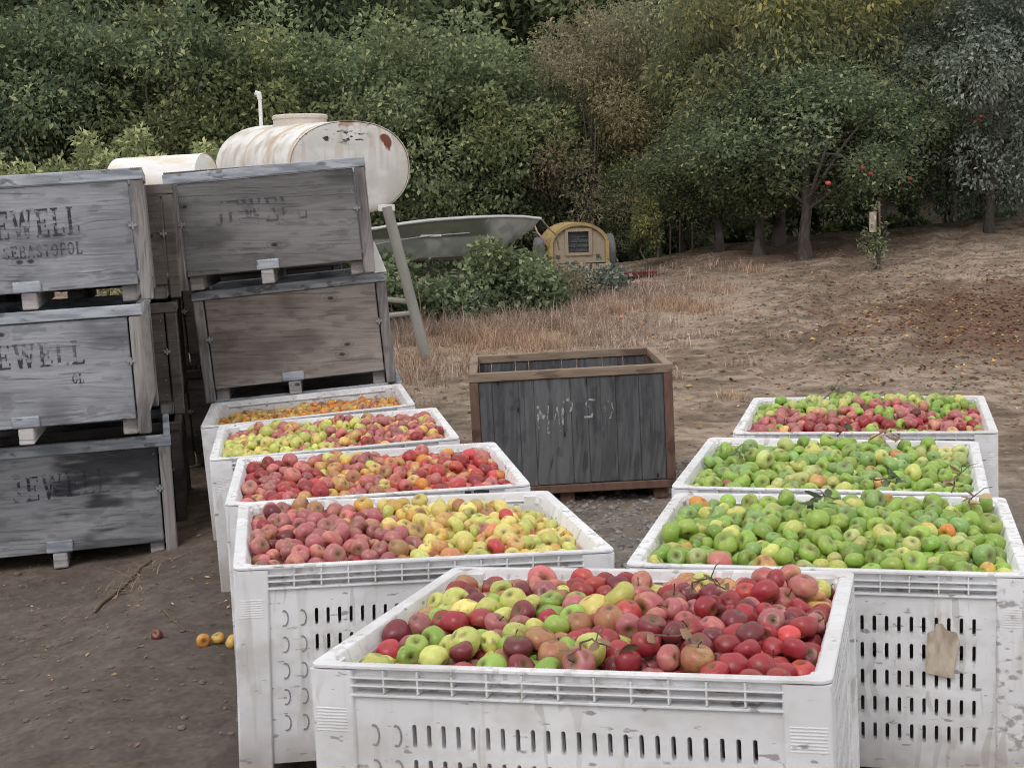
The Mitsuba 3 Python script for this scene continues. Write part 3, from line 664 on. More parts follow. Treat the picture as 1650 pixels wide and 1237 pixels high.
def c_L4(x, y, r):
    b = -.06 - .1 * y + .12 * (meshkit.noise(np.array([x * 6, y * 6, 3.])) - .5)
    if x < b: return pick(r, {'dusky': 8, 'rose': 4, 'crimson': 1.6, 'dark': .8, 'russet': 2, 'gold': .4})
    if y > .1 + .3 * (meshkit.noise(np.array([x * 4, y * 4, 8.])) - .5): return pick(r, {'yellow': 8, 'gold': 3, 'lime': 3, 'blush': 1.6, 'russet': .5})
    return pick(r, {'lime': 5, 'yellow': 5, 'paleg': 1.5, 'blush': 2.4 + 3 * max(0, x), 'gold': 1.5, 'scarlet': .6, 'rose': .5})
def c_L3(x, y, r):
    if x < -.22: return pick(r, {'crimson': 6, 'scarlet': 2, 'rose': 3, 'dusky': 2, 'blush': .6})
    if x < .05: return pick(r, {'russet': 3, 'rose': 4, 'blush': 3, 'dusky': 2, 'lime': 1.2, 'gold': .7})
    return pick(r, {'scarlet': 6, 'rose': 3.5, 'crimson': 2, 'blush': 1.6, 'orange': .9})
def c_L2(x, y, r):
    n = meshkit.noise(np.array([x * 4.5, y * 4.5, 4.])) - .5
    if x < -.18 and y < .1 + .4 * n: return pick(r, {'lime': 6, 'yellow': 3, 'blush': 1.5, 'paleg': 2})
    if x < -.2: return pick(r, {'rose': 4, 'dusky': 3, 'lime': 2, 'blush': 2})
    if x < .08 + .5 * n: return pick(r, {'lime': 6, 'green': 1.5, 'dusky': 1.5, 'blush': 2, 'yellow': 2})
    return pick(r, {'rose': 5, 'dusky': 4, 'blush': 3, 'lime': 1, 'gold': 1.2, 'crimson': 1.5})
def c_L1(x, y, r):
    return pick(r, {'gold': 5, 'orange': 4, 'yellow': 2, 'russet': 2}) if x < 0 else pick(r, {'orange': 5, 'gold': 3, 'russet': 3, 'blush': 2, 'rose': 1})
def c_R2(x, y, r):
    if y < -.44: return pick(r, {'green': 4, 'leafgreen': 2, 'lime': 2, 'rose': 1.6, 'blush': 1.6})
    return pick(r, {'green': 10, 'leafgreen': 4, 'bluegreen': 3, 'lime': 2.2, 'paleg': 1.5, 'gold': .35, 'orange': .25 + (.8 if x < -.3 and y > .3 else 0)})
def c_R1(x, y, r):
    return pick(r, {'green': 10, 'leafgreen': 3, 'bluegreen': 3.5, 'lime': 1.8, 'paleg': 2, 'blush': .35, 'rose': .3})
def c_R0(x, y, r):
    n = meshkit.noise(np.array([x * 5, y * 5, 6.])) - .5
    if y < -.02 + .5 * n + .28 * x: return pick(r, {'rose': 5, 'dusky': 4, 'crimson': 2.4, 'green': 1.6, 'blush': 1, 'dark': .7})
    return pick(r, {'green': 9, 'leafgreen': 2, 'paleg': 3, 'lime': 2.4, 'rose': .3})
where_bin = {'P1': 'nearest bin', 'L4': 'first left bin', 'L3': 'second left bin', 'L2': 'third left bin', 'L1': 'farthest left bin', 'R2': 'first right bin', 'R1': 'second right bin', 'R0': 'farthest right bin'}
HEAP = {'P1': (1, .0245, .0355, .16, lambda x, y: .004 + .030 * (1 - (x / .55) ** 4) * (1 - (y / .49) ** 4) + .024 * ssn(.0, .5, x) * ssn(-.5, .1, y), c_P1),
        'R2': (2, .0235, .034, .15, mound(.010, .036, .012), c_R2), 'L4': (3, .023, .032, .14, lambda x, y: .000 + .024 * (1 - (x / .55) ** 4) * (1 - (y / .49) ** 4) - .035 * ssn(.30, .55, x), c_L4),
        'R1': (4, .023, .033, .14, mound(.006, .028, .01), c_R1), 'L3': (5, .023, .032, .13, mound(.004, .018, .0), c_L3), 'L2': (6, .022, .030, .12, mound(.004, .018, .0), c_L2),
        'R0': (7, .022, .031, .13, mound(.008, .050, .02), c_R0), 'L1': (8, .020, .027, .09, mound(-.062, .02, .0), c_L1)}
HX, HY = BW / 2 - .046, BD / 2 - .046
CAP, count = 290, {}
for code, (seed, r0, r1, depth, surf, colf) in HEAP.items():
    M, H, bk = BINS[code]
    P, rad = pile(seed, r0, r1, depth, surf, HX, HY)
    ex = exposed(P, rad)
    r = rng(1000 + seed)
    Wp = P @ M[:3, :3].T + M[:3, 3]
    order = np.argsort(Wp[:, 1])
    rest_v, rest_f, rest_c, at = [], [], [], 0
    KD = [colf(q[0], q[1], r) for q in P]; TONES = [TONE[q] for q in KD]
    for i in order:
        kind = KD[i]
        nm = KIND[kind]
        single = ex[i] and code not in ('L2', 'L1', 'R0') and count.get(nm, 0) < CAP
        S = (SHAPES_HI if code == 'P1' else SHAPES_MID) if single else (SHAPES_LOW if not ex[i] or code == 'L1' else SHAPES_MID)
        v, f, TH, PH = S[r.integers(len(S))]
        sc = rad[i] * 1.04 * np.array([1 + .04 * r.normal(), 1 + .04 * r.normal(), 1 + .05 * r.normal()])
        if single and r.uniform() < .55:                       # many lie with the stalk or eye turned up
            ax = Rot.from_euler('xyz', [r.normal() * .55 + (math.pi if r.uniform() < .5 else 0), r.normal() * .55, r.uniform(0, 6.28)])
        else: ax = Rot.random(random_state=int(r.integers(1 << 30)))
        R_ = M[:3, :3] @ ax.as_matrix()
        col = skin(kind, v, TH, PH, r)
        if single:
            count[nm] = count.get(nm, 0) + 1
            x, y = P[i, 0], P[i, 1]
            rows = ['front rim', 'front half', 'middle', 'back half', 'back rim']
            cols = ['far left', 'left of centre', 'centre', 'right of centre', 'far right']
            size = 'small' if rad[i] < r0 + (r1 - r0) * .3 else 'large' if rad[i] > r0 + (r1 - r0) * .72 else ''
            near = [q for q in np.argsort(np.linalg.norm(P - P[i], axis=1))[1:9] if ex[q] and TONES[q] != TONES[i]]
            by = f'by a {TONES[near[0]]} one' if near else ''
            place = f"{cols[min(4, int((x / HX + 1) * 2.5))]}, {rows[min(4, int((y / HY + 1) * 2.5))]}, {where_bin[code]}"
            lab = ' '.join(f"{size} {TONE[kind]} apple {by}, {place}".split()).replace(' ,', ',').replace('a orange', 'an orange')
            if len(lab.replace('-', ' ').split()) > 16: lab = lab[len(size):].strip()
            k = thing(nm, lab, nm.replace('_', ' '), f"{nm.replace('_', ' ')}s in the {where_bin[code]}")
            vv = (v * sc) @ R_.T + Wp[i]
            has_stem = code == 'P1' and (R_ @ [0, 0, 1])[2] > .25 and r.uniform() < .5
            put(k if not has_stem else k + '__fruit', (vv, f), 'apple_skin', smooth=True, color=col)
            if has_stem:
                zt = .56 * sc[2]; L = rad[i] * r.uniform(.45, .8); b = r.normal(size=2) * .25
                pts = np.array([[0, 0, zt - .004], [b[0] * L * .3, b[1] * L * .3, zt + L * .55], [b[0] * L, b[1] * L, zt + L]])
                st = tube(pts, [.0016, .0012, .0019], 5)
                st.vertices = st.vertices @ R_.T + Wp[i]
                part(k, 'stem', st, 'stem_brown', smooth=True)
        else:
            rest_v.append((v * sc) @ R_.T + Wp[i]); rest_f.append(f + at); rest_c.append(col); at += len(v)
    hk = numbered('apple_heap')
    put(hk, (np.vstack(rest_v), np.vstack(rest_f)), 'apple_skin', smooth=True, color=np.vstack(rest_c))
    what = {'P1': 'deeper apples under the crimson and green heap', 'L4': 'deeper apples under the dusky red and yellow heap', 'L3': 'bright red apples', 'L2': 'mixed pink and lime apples', 'L1': 'small orange and gold apples', 'R2': 'deeper apples under the green heap', 'R1': 'green apples', 'R0': 'green apples with pink ones in front'}[code]
    labels[hk] = {'label': f'{what} filling the {where_bin[code]}', 'category': 'apples', 'kind': 'stuff'}

def loose_apple(x, y, z, rad, kind, label, seed, group=None):
    r = rng(seed); v, f, TH, PH = SHAPES_MID[seed % 4]
    k = thing('windfall_apple', label, 'apple', group)
    put(k, ((v * rad) @ Rot.random(random_state=seed).as_matrix().T + [x, y, z], f), 'apple_skin', smooth=True, color=skin(kind, v, TH, PH, r))
gw = 'windfall apples lying on the dark soil'
for i, (x, y, kd, lb) in enumerate(((-1.325, 5.70, 'orange', 'orange windfall apple on dark soil, left one of the three'), (-1.270, 5.73, 'gold', 'golden windfall apple on dark soil, middle one of the three'), (-1.205, 5.69, 'gold', 'golden windfall apple on dark soil, right one of the three'))):
    loose_apple(x, y, tz(x, y) + .024, .030, kd, lb, 50 + i, gw)
loose_apple(-1.55, 5.82, tz(-1.55, 5.82) + .018, .026, 'dark', 'shrivelled dark apple alone on the soil before the left stack', 60)
for i, (x, y, kd, lb) in enumerate(((1.40, 17.6, 'rose', 'pink windfall apple in dry grass behind the grey crate'), (1.62, 17.2, 'russet', 'brown windfall apple in dry grass behind the grey crate'))):
    loose_apple(x, y, tz(x, y) + .024, .032, kd, lb, 70 + i)

# ------------------------------------------------------------------ leafy twigs lying on the apples, sticks, the card tag
def kites(c, d, e, s, w, lift, u, vv):
    n = len(c); nrm = np.cross(d, e)
    V = np.stack([c, c + d * s[:, None] * .5 + e * s[:, None] * w + nrm * s[:, None] * lift, c + d * s[:, None], c + d * s[:, None] * .5 - e * s[:, None] * w + nrm * s[:, None] * lift], 1).reshape(-1, 3)
    k = np.arange(n) * 4
    F = np.vstack([np.stack([k, k + 1, k + 2], 1), np.stack([k, k + 2, k + 3], 1)])
    return V, F, np.repeat(np.column_stack([u, vv]), 4, 0)
def unit(a): return a / (np.linalg.norm(a, axis=-1, keepdims=True) + 1e-12)

def blade(c, d, e, s, w, curl):
    nn = np.cross(d, e); V, F = [], []
    t = np.linspace(0, 1, 6); half = w * s * np.sin(np.pi * np.clip(t * .92 + .04, 0, 1)) ** .8
    for q, h in zip(t, half):
        m = c + d * s * q + nn * s * curl * math.sin(q * 2.6)
        V += [m - e * h + nn * h * .55, m, m + e * h + nn * h * .45]
    for i in range(5):
        for j in range(2):
            a = i * 3 + j; F += [[a, a + 1, a + 4], [a, a + 4, a + 3]]
    return np.array(V), np.array(F)

def twig_on(code, lx, ly, lz, length, ang, leaves, leafmat, label, seed, lift=.02):
    M, H, bk = BINS[code]; r = rng(seed)
    k = thing('leafy_twig' if leaves else 'bare_twig', label, 'twig')
    d0 = np.array([math.cos(ang), math.sin(ang), lift])
    t = np.linspace(0, 1, 6)[:, None]
    pts = np.array([lx, ly, lz]) + d0 * length * t + r.normal(size=(6, 3)) * .006 + np.array([0, 0, .02]) * np.sin(np.pi * t)
    side = np.array([pts[3], pts[3] + [.03 * math.sin(ang), .03 * math.cos(ang), .025], pts[3] + [.06 * math.sin(ang), .05 * math.cos(ang), .03]])
    pts = pts @ M[:3, :3].T + M[:3, 3]; side = side @ M[:3, :3].T + M[:3, 3]
    part(k, 'stalk', cat([tube(pts, np.linspace(.0035, .0015, 6), 6), tube(side, [.002, .0016, .001], 5)]), 'twig_wood', smooth=True)
    for q in range(leaves):
        c = pts[r.integers(1, 6)] + r.normal(size=3) * .006
        a = r.uniform(0, 6.28); d = unit(np.array([math.cos(a), math.sin(a), r.normal() * .35])); e = unit(np.cross(d, [0, 0, 1]) + r.normal(size=3) * .3)
        V, F = blade(c, d, e, r.uniform(.035, .06), .26, r.uniform(-.35, .35))
        part(k, 'leaf', (V, F), leafmat, uv=np.tile(r.uniform(0, 1, (1, 2)), (len(V), 1)), smooth=True)
twig_on('P1', .20, .04, .055, .10, .3, 5, 'leaf_fallen', 'dry straw-coloured twig on crimson apples, nearest bin right of centre', 201)
twig_on('P1', .02, -.44, .02, .09, .1, 4, 'leaf_fallen', 'dry curled leaves on a twig at the front rim of the nearest bin', 202)
twig_on('P1', .28, -.38, .025, .12, 2.6, 2, 'leaf_fallen', 'thin bent twig on crimson apples near the nearest bin front right', 203)
twig_on('R2', .12, .36, .085, .12, .1, 9, 'leaf_bush', 'leafy green twig at the back of the first right bin', 204)
twig_on('R2', .03, .02, .085, .10, 3.6, 7, 'leaf_dark', 'dark leafy twig in the middle of the first right bin', 205)
twig_on('R2', .40, .33, .05, .16, 1.2, 6, 'leaf_fallen', 'brown dead twig in the back right corner of the first right bin', 206, lift=.5)
twig_on('R2', .46, .20, .03, .13, 1.5, 7, 'leaf_fallen', 'withered brown leaves along the right wall of the first right bin', 207)
twig_on('R1', .14, .32, .05, .11, .2, 9, 'leaf_fallen', 'withered brown twig at the back of the second right bin', 208)
twig_on('R1', -.36, -.10, .03, .10, 2.2, 6, 'leaf_dark', 'dark leafy twig at the left of the second right bin', 209)
twig_on('R1', .0, .40, .035, .09, 1.2, 5, 'leaf_dark', 'small dark twig on the back edge of the second right bin', 210, lift=.5)
twig_on('R0', -.20, .20, .05, .12, .8, 7, 'leaf_dark', 'dark leafy twig in the farthest right bin, left of centre', 211, lift=.4)
twig_on('R0', .42, .36, .03, .07, 1.3, 4, 'leaf_dark', 'small dark twig at the back right of the farthest right bin', 212, lift=.6)

def ground_stick(name, p0, p1, rad, label, seed, side=True):
    r = rng(seed); t = np.linspace(0, 1, 8)[:, None]
    xy = np.array(p0) * (1 - t) + np.array(p1) * t + r.normal(size=(8, 2)) * .008
    z = np.array([tz(*q) for q in xy]) + rad
    pts = np.column_stack([xy, z])
    ms = [tube(pts, np.linspace(rad, rad * .5, 8), 6)]
    if side:
        for i in (2, 3, 4, 5):
            d = np.array([r.normal(), r.normal(), .3]); d /= np.linalg.norm(d)
            ms.append(tube(np.array([pts[i], pts[i] + d * .06, pts[i] + d * .11 + [0, 0, -.02]]), [rad * .4, rad * .3, rad * .2], 5))
    k = thing(name, label, 'stick'); put(k, cat(ms), 'twig_wood', smooth=True)
ground_stick('broken_branch', (-2.02, 6.50), (-1.98, 7.42), .011, 'dry broken branch lying on soil before the leftmost stack', 301)
ground_stick('small_stick', (-1.55, 7.25), (-1.35, 7.30), .005, 'short pale stick on the soil beside the leftmost stack', 302, False)
ground_stick('small_stick', (-1.62, 6.25), (-1.45, 5.9), .004, 'thin stick on dark soil near the windfall apples', 303, False)

def card_tag():
    M, H, bk = BINS['R2']
    k = thing('card_tag', 'beige cardboard tag hanging on the slotted front of a green apple bin', 'tag')
    poly = Polygon([(-.042, -.15), (.038, -.165), (.055, -.045), (.048, -.025), (.02, -.02), (.006, .0), (-.012, -.002), (-.016, -.022), (-.035, -.03)])
    m = extrude(poly, .003); v = m.vertices
    mm = trimesh.Trimesh(np.stack([v[:, 0] + .335, -BD / 2 + .006 - v[:, 2] + .03 * v[:, 1] * 1.2, v[:, 1] - .155], -1), m.faces, process=False)
    if mm.volume < 0: mm.invert()
    part(k, 'card', mm, 'card', M)
    part(k, 'string', tube([(.33, -BD / 2 - .001, -.157), (.332, -BD / 2 - .003, -.135), (.338, -BD / 2 + .014, -.125)], .0015, 5), 'card', M)
card_tag()

# ------------------------------------------------------------------ the white tank on pipe legs
def tank_axis_frame(c0, c1):
    a = unit(np.array(c1, float) - c0); s = unit(np.cross(a, [0, 0, 1.0])); u = np.cross(s, a)
    return a, s, u
TC0, TC1 = np.array([-1.63, 14.95, 2.255]), np.array([-2.88, 16.95, 2.36])
TA, TS, TU = tank_axis_frame(TC0, TC1)
TL = float(np.linalg.norm(TC1 - TC0))
def tank_col(p, n, uv):
    q = [p.x - float(TC0[0]), p.y - float(TC0[1]), p.z - float(TC0[2])]
    ax = q[0] * float(TA[0]) + q[1] * float(TA[1]) + q[2] * float(TA[2])
    sd = q[0] * float(TS[0]) + q[1] * float(TS[1]) + q[2] * float(TS[2])
    hh = q[0] * float(TU[0]) + q[1] * float(TU[1]) + q[2] * float(TU[2])
    k = fbm(p.x * 5, p.y * 5, p.z * 5, 4)
    b = mix([0.56, 0.55, 0.52], [0.69, 0.685, 0.665], smoothstep(0.3, 0.7, k))
    dirt = smoothstep(0.42, 0.7, fbm(p.x * 9, p.y * 9, p.z * 4, 4)) * smoothstep(0.1, 0.5, ax) * 0.6
    b = mix(b, [0.34, 0.29, 0.22], dirt)
    def band(c, w): return (1 - smoothstep(0.0, w, dr.abs(ax - c + 0.25 * (k - 0.5) - 0.12 * hh)))
    rust = dr.maximum(band(0.02, 0.10), dr.maximum(band(0.62, 0.13), band(1.25, 0.10) * 0.8)) * smoothstep(-0.2, 0.35, hh + 0.3 * (k - 0.5))
    b = mix(b, [0.40, 0.25, 0.11], rust * 0.75 * smoothstep(0.02, 0.06, ax + 0.05))
    edge = smoothstep(0.40, 0.52, hh + 0.20 * (fbm(p.x * 14, p.y * 14, p.z * 14, 3) - 0.5)) * (1 - smoothstep(0.02, 0.10, ax)) * smoothstep(0.40, 0.50, fbm(p.x * 11, p.y * 11, p.z * 11, 3))
    b = mix(b, [0.18, 0.075, 0.045], edge * 0.85)
    run = smoothstep(0.56, 0.70, noise(sd * 26, hh * 1.5, 3.0)) * smoothstep(-0.2, 0.38, hh) * (1 - smoothstep(0.03, 0.12, ax)) * 0.35
    b = mix(b, [0.36, 0.25, 0.15], run)
    spot = dr.sqrt(dr.square((sd - 0.42) / 0.085) + dr.square((hh - 0.29) / 0.10)) + 1.6 * (fbm(p.x * 12, p.y * 12, p.z * 12, 3) - 0.5)
    b = mix(b, [0.17, 0.045, 0.025], (1 - smoothstep(0.7, 1.0, spot)) * (1 - smoothstep(0.1, 0.2, ax)))
    blk = smoothstep(0.62, 0.68, fbm(sd * 14 + 5, hh * 34, 2.0, 3)) * smoothstep(0.22, 0.30, hh) * (1 - smoothstep(0.36, 0.42, hh)) * (1 - smoothstep(0.05, 0.1, ax)) * (1 - smoothstep(0.1, 0.25, sd))
    b = mix(b, [0.03, 0.03, 0.035], blk)
    low = (1 - smoothstep(-0.52, -0.40, hh)) * 0.5
    return mix(b, [0.38, 0.33, 0.12], low)
mat('tank_paint', tank_col, 0.5, 0.4, bump=lambda p, n, uv: fbm(p.x * 18, p.y * 18, p.z * 18, 3), scale=0.004)
mat('hatch_paint', lambda p, n, uv: mix([0.50, 0.42, 0.34], [0.60, 0.56, 0.52], fbm(p.x * 9, p.y * 9, p.z * 9, 3)), 0.6, 0.3)
mat('galvanised', lambda p, n, uv: mix([0.20, 0.20, 0.18], [0.33, 0.33, 0.30], fbm(p.x * 12, p.y * 12, p.z * 4, 4)), 0.55, 0.4, metallic=0.15)

def oval_tank(k, c0, c1, a, b, mats, dome0=.05, dome1=.28, n=48):
    ax, sd, up = tank_axis_frame(np.asarray(c0, float), np.asarray(c1, float)); L = np.linalg.norm(np.asarray(c1) - c0)
    ph = np.arange(n) * 2 * np.pi / n
    prof = [(-dome0, .02), (-dome0 * .9, .4), (-dome0 * .62, .75), (-dome0 * .22, .94), (.0, .985), (.02, 1.0), (.04, 1.0)]
    body = [(.04 + (L - dome1 - .04) * i / 6, 1.0) for i in range(1, 7)]
    end = [(L - dome1 + dome1 * math.sin(t), math.cos(t) ** .6) for t in np.linspace(.2, 1.5, 7)]
    loops = []
    for s, k_ in prof + body + end:
        loops.append(np.asarray(c0) + ax * s + (sd[None] * (a * k_ * np.sign(np.cos(ph)) * np.abs(np.cos(ph)) ** .9)[:, None]) + up[None] * (b * k_ * np.sign(np.sin(ph)) * np.abs(np.sin(ph)) ** .9)[:, None])
    part(k, 'shell', loft(loops), mats, smooth=30)
    # welded ring round the near end
    rng_l = []
    for o, s in ((1.0, -.008), (1.012, -.002), (1.012, .022), (1.0, .028)):
        rng_l.append(np.asarray(c0) + ax * s + (sd[None] * (a * o * np.sign(np.cos(ph)) * np.abs(np.cos(ph)) ** .9)[:, None]) + up[None] * (b * o * np.sign(np.sin(ph)) * np.abs(np.sin(ph)) ** .9)[:, None])
    part(k, 'end_ring', loft(rng_l, closed_profile=True), mats, smooth=40)
    return ax, sd, up, L
k = thing('storage_tank', 'large white oval tank with rust stains on splayed pipe legs', 'tank')
ax, sd, up, L = oval_tank(k, TC0, TC1, .695, .485, 'tank_paint')
hc = TC0 + ax * 1.25 + np.array([0, 0, .40])
part(k, 'hatch', loft([hc + np.column_stack([.30 * q * np.cos(np.arange(28) * 2 * np.pi / 28), .30 * q * np.sin(np.arange(28) * 2 * np.pi / 28), np.full(28, z)]) for q, z in ((1, 0), (1, .13), (1.04, .135), (1.04, .165), (.98, .18), (.3, .195))]), 'hatch_paint', smooth=30, label='low round rusty white hatch')
pc = TC0 + ax * 1.95 + sd * -.18 + np.array([0, 0, .40])
part(k, 'vent_pipe', tube([pc, pc + [0, 0, .40]], .022, 10), 'paper', smooth=40)
part(k, 'vent_cap', tube([pc + [0, 0, .38], pc + [-.01, 0, .44], pc + [-.05, 0, .455]], [.03, .034, .028], 10), 'paper', smooth=40)
def leg(top, foot, rad=.058): part(k, 'leg', tube([top, foot], rad, 14), 'galvanised', smooth=40)
fR = np.array([-.90, 15.05, tz(-.90, 15.05) - .05])
leg([-1.27, 14.98, 1.84], fR)
leg([-1.95, 14.98, 1.86], [-2.32, 15.05, .1])
leg([-2.65, 16.7, 2.10], [-2.30, 16.8, .2]); leg([-3.30, 16.7, 2.10], [-3.66, 16.8, .2])
part(k, 'saddle', bev(-1.36, -1.19, 14.96, 15.08, 1.79, 1.86, .005), 'tank_paint')
part(k, 'saddle', bev(-3.35, -2.6, 16.65, 16.76, 2.02, 2.07, .005), 'galvanised')
def brace(a, b, rad=.03): part(k, 'brace', tube([a, b], rad, 8), 'galvanised', smooth=40)
brace([-1.04, 15.02, .70], [-2.20, 15.03, .62]); brace([-1.05, 15.04, .82], [-2.40, 16.75, .86])

def second_tank_col(p, n, uv):
    k2 = fbm(p.x * 3, p.y * 3, p.z * 3, 4)
    b = mix([0.70, 0.69, 0.66], [0.78, 0.775, 0.76], k2)
    st = smoothstep(0.5, 0.7, fbm(p.x * 3 + 4, p.y * 3, p.z * 6, 4))
    return mix(b, [0.56, 0.42, 0.20], st * 0.5)
mat('second_tank_paint', second_tank_col, 0.45, 0.4)
k = thing('farm_tank', 'white rounded tank with a yellow stain showing above the gap between stacks', 'tank')
t0, t1 = np.array([-2.74, 13.0, 2.11]), np.array([-3.58, 13.05, 2.09])
oval_tank(k, t0, t1, .42, .255, 'second_tank_paint', .04, .06)
for x in (-2.85, -3.45):
    for y in (12.8, 13.2): part(k, 'leg', bev(x - .04, x + .04, y - .04, y + .04, float(terr(x, y)) - .05, 1.86, .005), 'galvanised')

# ------------------------------------------------------------------ the aluminium boat in the bushes
def hull_col(p, n, uv):
    k2 = fbm(p.x * 6, p.y * 6, p.z * 6, 4)
    b = mix([0.24, 0.25, 0.235], [0.36, 0.37, 0.35], smoothstep(0.35, 0.65, k2))
    band = smoothstep(-0.02, 0.02, p.z - 1.43)
    b = mix(b, mix([0.075, 0.082, 0.06], [0.115, 0.12, 0.092], k2), band * (1 - smoothstep(-.35, -.1, p.x)))
    return mix(b, [0.42, 0.43, 0.43], smoothstep(0.60, 0.70, fbm((p.x - p.z * .8) * 7, p.y * 3, 1.0, 3)) * smoothstep(-.45, -.1, p.x) * 0.8)  # pale slanting streaks at the bow paint reflections into the metal
mat('hull_metal', hull_col, 0.42, 0.5, metallic=0.25)
mat('bright_alloy', lambda p, n, uv: mix([0.42, 0.43, 0.43], [0.60, 0.61, 0.61], fbm(p.x * 8, p.y * 8, p.z * 8, 3)), 0.4, 0.5, metallic=0.4)
def boat():
    k = thing('rowing_boat', 'old grey-green aluminium boat lying behind the bushes, bow to the right', 'boat')
    loops, gun = [], [[], []]
    Lb = 4.2
    for t in np.linspace(0, 1, 18):
        b = .68 * (1 - max(0, (t - .35) / .65) ** 2.2) + .012
        zs = float(np.interp(-Lb + Lb * t, [-4.2, -2.28, -1.9, -1.5, -1.03, -.58, -.25, 0], [.33, .46, .52, .555, .575, .58, .565, .53]))
        keel = .0 + .20 * max(0, (t - .80) / .20) ** 2.0
        x = -Lb + Lb * t - (0)
        bow = .46 * max(0, (t - .70) / .30)
        sec = [(x, -b, zs), (x - bow * .35, -b * .93, keel + (zs - keel) * .5), (x - bow * .8, -b * .76, keel + (zs - keel) * .12), (x - bow, 0, keel), (x - bow * .8, b * .76, keel + (zs - keel) * .12), (x - bow * .35, b * .93, keel + (zs - keel) * .5), (x, b, zs),
               (x, b - .02, zs), (x - bow * .3, b * .88, keel + (zs - keel) * .5 + .01), (x - bow, 0, keel + .03), (x - bow * .3, -b * .88, keel + (zs - keel) * .5 + .01), (x, -b + .02, zs)]
        loops.append(np.array(sec)); gun[0].append((x, -b, zs)); gun[1].append((x, b, zs))
    M = xf(.46, 19.2, 1.10, Rot.from_euler('zyx', [.05, .0, .0]).as_matrix())
    part(k, 'hull', loft(loops), 'hull_metal', M, smooth=35)
    for g in gun: part(k, 'gunwale', tube(g, .022, 8), 'bright_alloy', M, smooth=60)
    part(k, 'seam', tube([(q[0], q[1] * 1.0 - .002, q[2] - .20) for q in gun[0][:14]], .008, 6), 'bright_alloy', M, smooth=60)
    for xx in (-1.5, -2.7): part(k, 'seat', bev(xx - .14, xx + .14, -.58, .58, .34, .37), 'bright_alloy', M)
    part(k, 'bow_rope', tube([(.0, -.01, .53), (.10, -.05, .40), (.20, -.12, .30), (.22, -.2, .10)], .012, 6), 'twig_wood', M, smooth=60)
boat()

# ------------------------------------------------------------------ yellow machine, boards
mat('red_board', lambda p, n, uv: mix(C(70, 36, 38), C(110, 62, 62), fbm(p.x * 9, p.y * 30, p.z * 9, 3)), 0.85, 0.2)
mat('pale_board', lambda p, n, uv: mix(C(140, 112, 110), C(180, 150, 146), fbm(p.x * 9, p.y * 30, p.z * 9, 3)), 0.85, 0.2)
mat('yellow_paint', lambda p, n, uv: mix(mix([0.30, 0.215, 0.075], [0.38, 0.29, 0.13], fbm(p.x * 5, p.y * 5, p.z * 5, 3)), [0.24, 0.16, 0.10], smoothstep(0.5, 0.7, fbm(p.x * 8 + 4, p.y * 8, p.z * 8, 4)) * 0.7), 0.6, 0.35)
mat('pale_yellow', lambda p, n, uv: mix([0.27, 0.22, 0.155], [0.35, 0.29, 0.21], fbm(p.x * 6, p.y * 6, p.z * 6, 3)), 0.7, 0.3)
mat('grille_dark', lambda p, n, uv: mix([0.035, 0.04, 0.045], [0.10, 0.11, 0.115], fbm(p.x * 12, p.y * 12, p.z * 12, 3)), 0.6, 0.4)
mat('tyre_grey', lambda p, n, uv: mix([0.08, 0.08, 0.085], [0.19, 0.19, 0.19], fbm(p.x * 8, p.y * 8, p.z * 8, 3)), 0.85, 0.2)
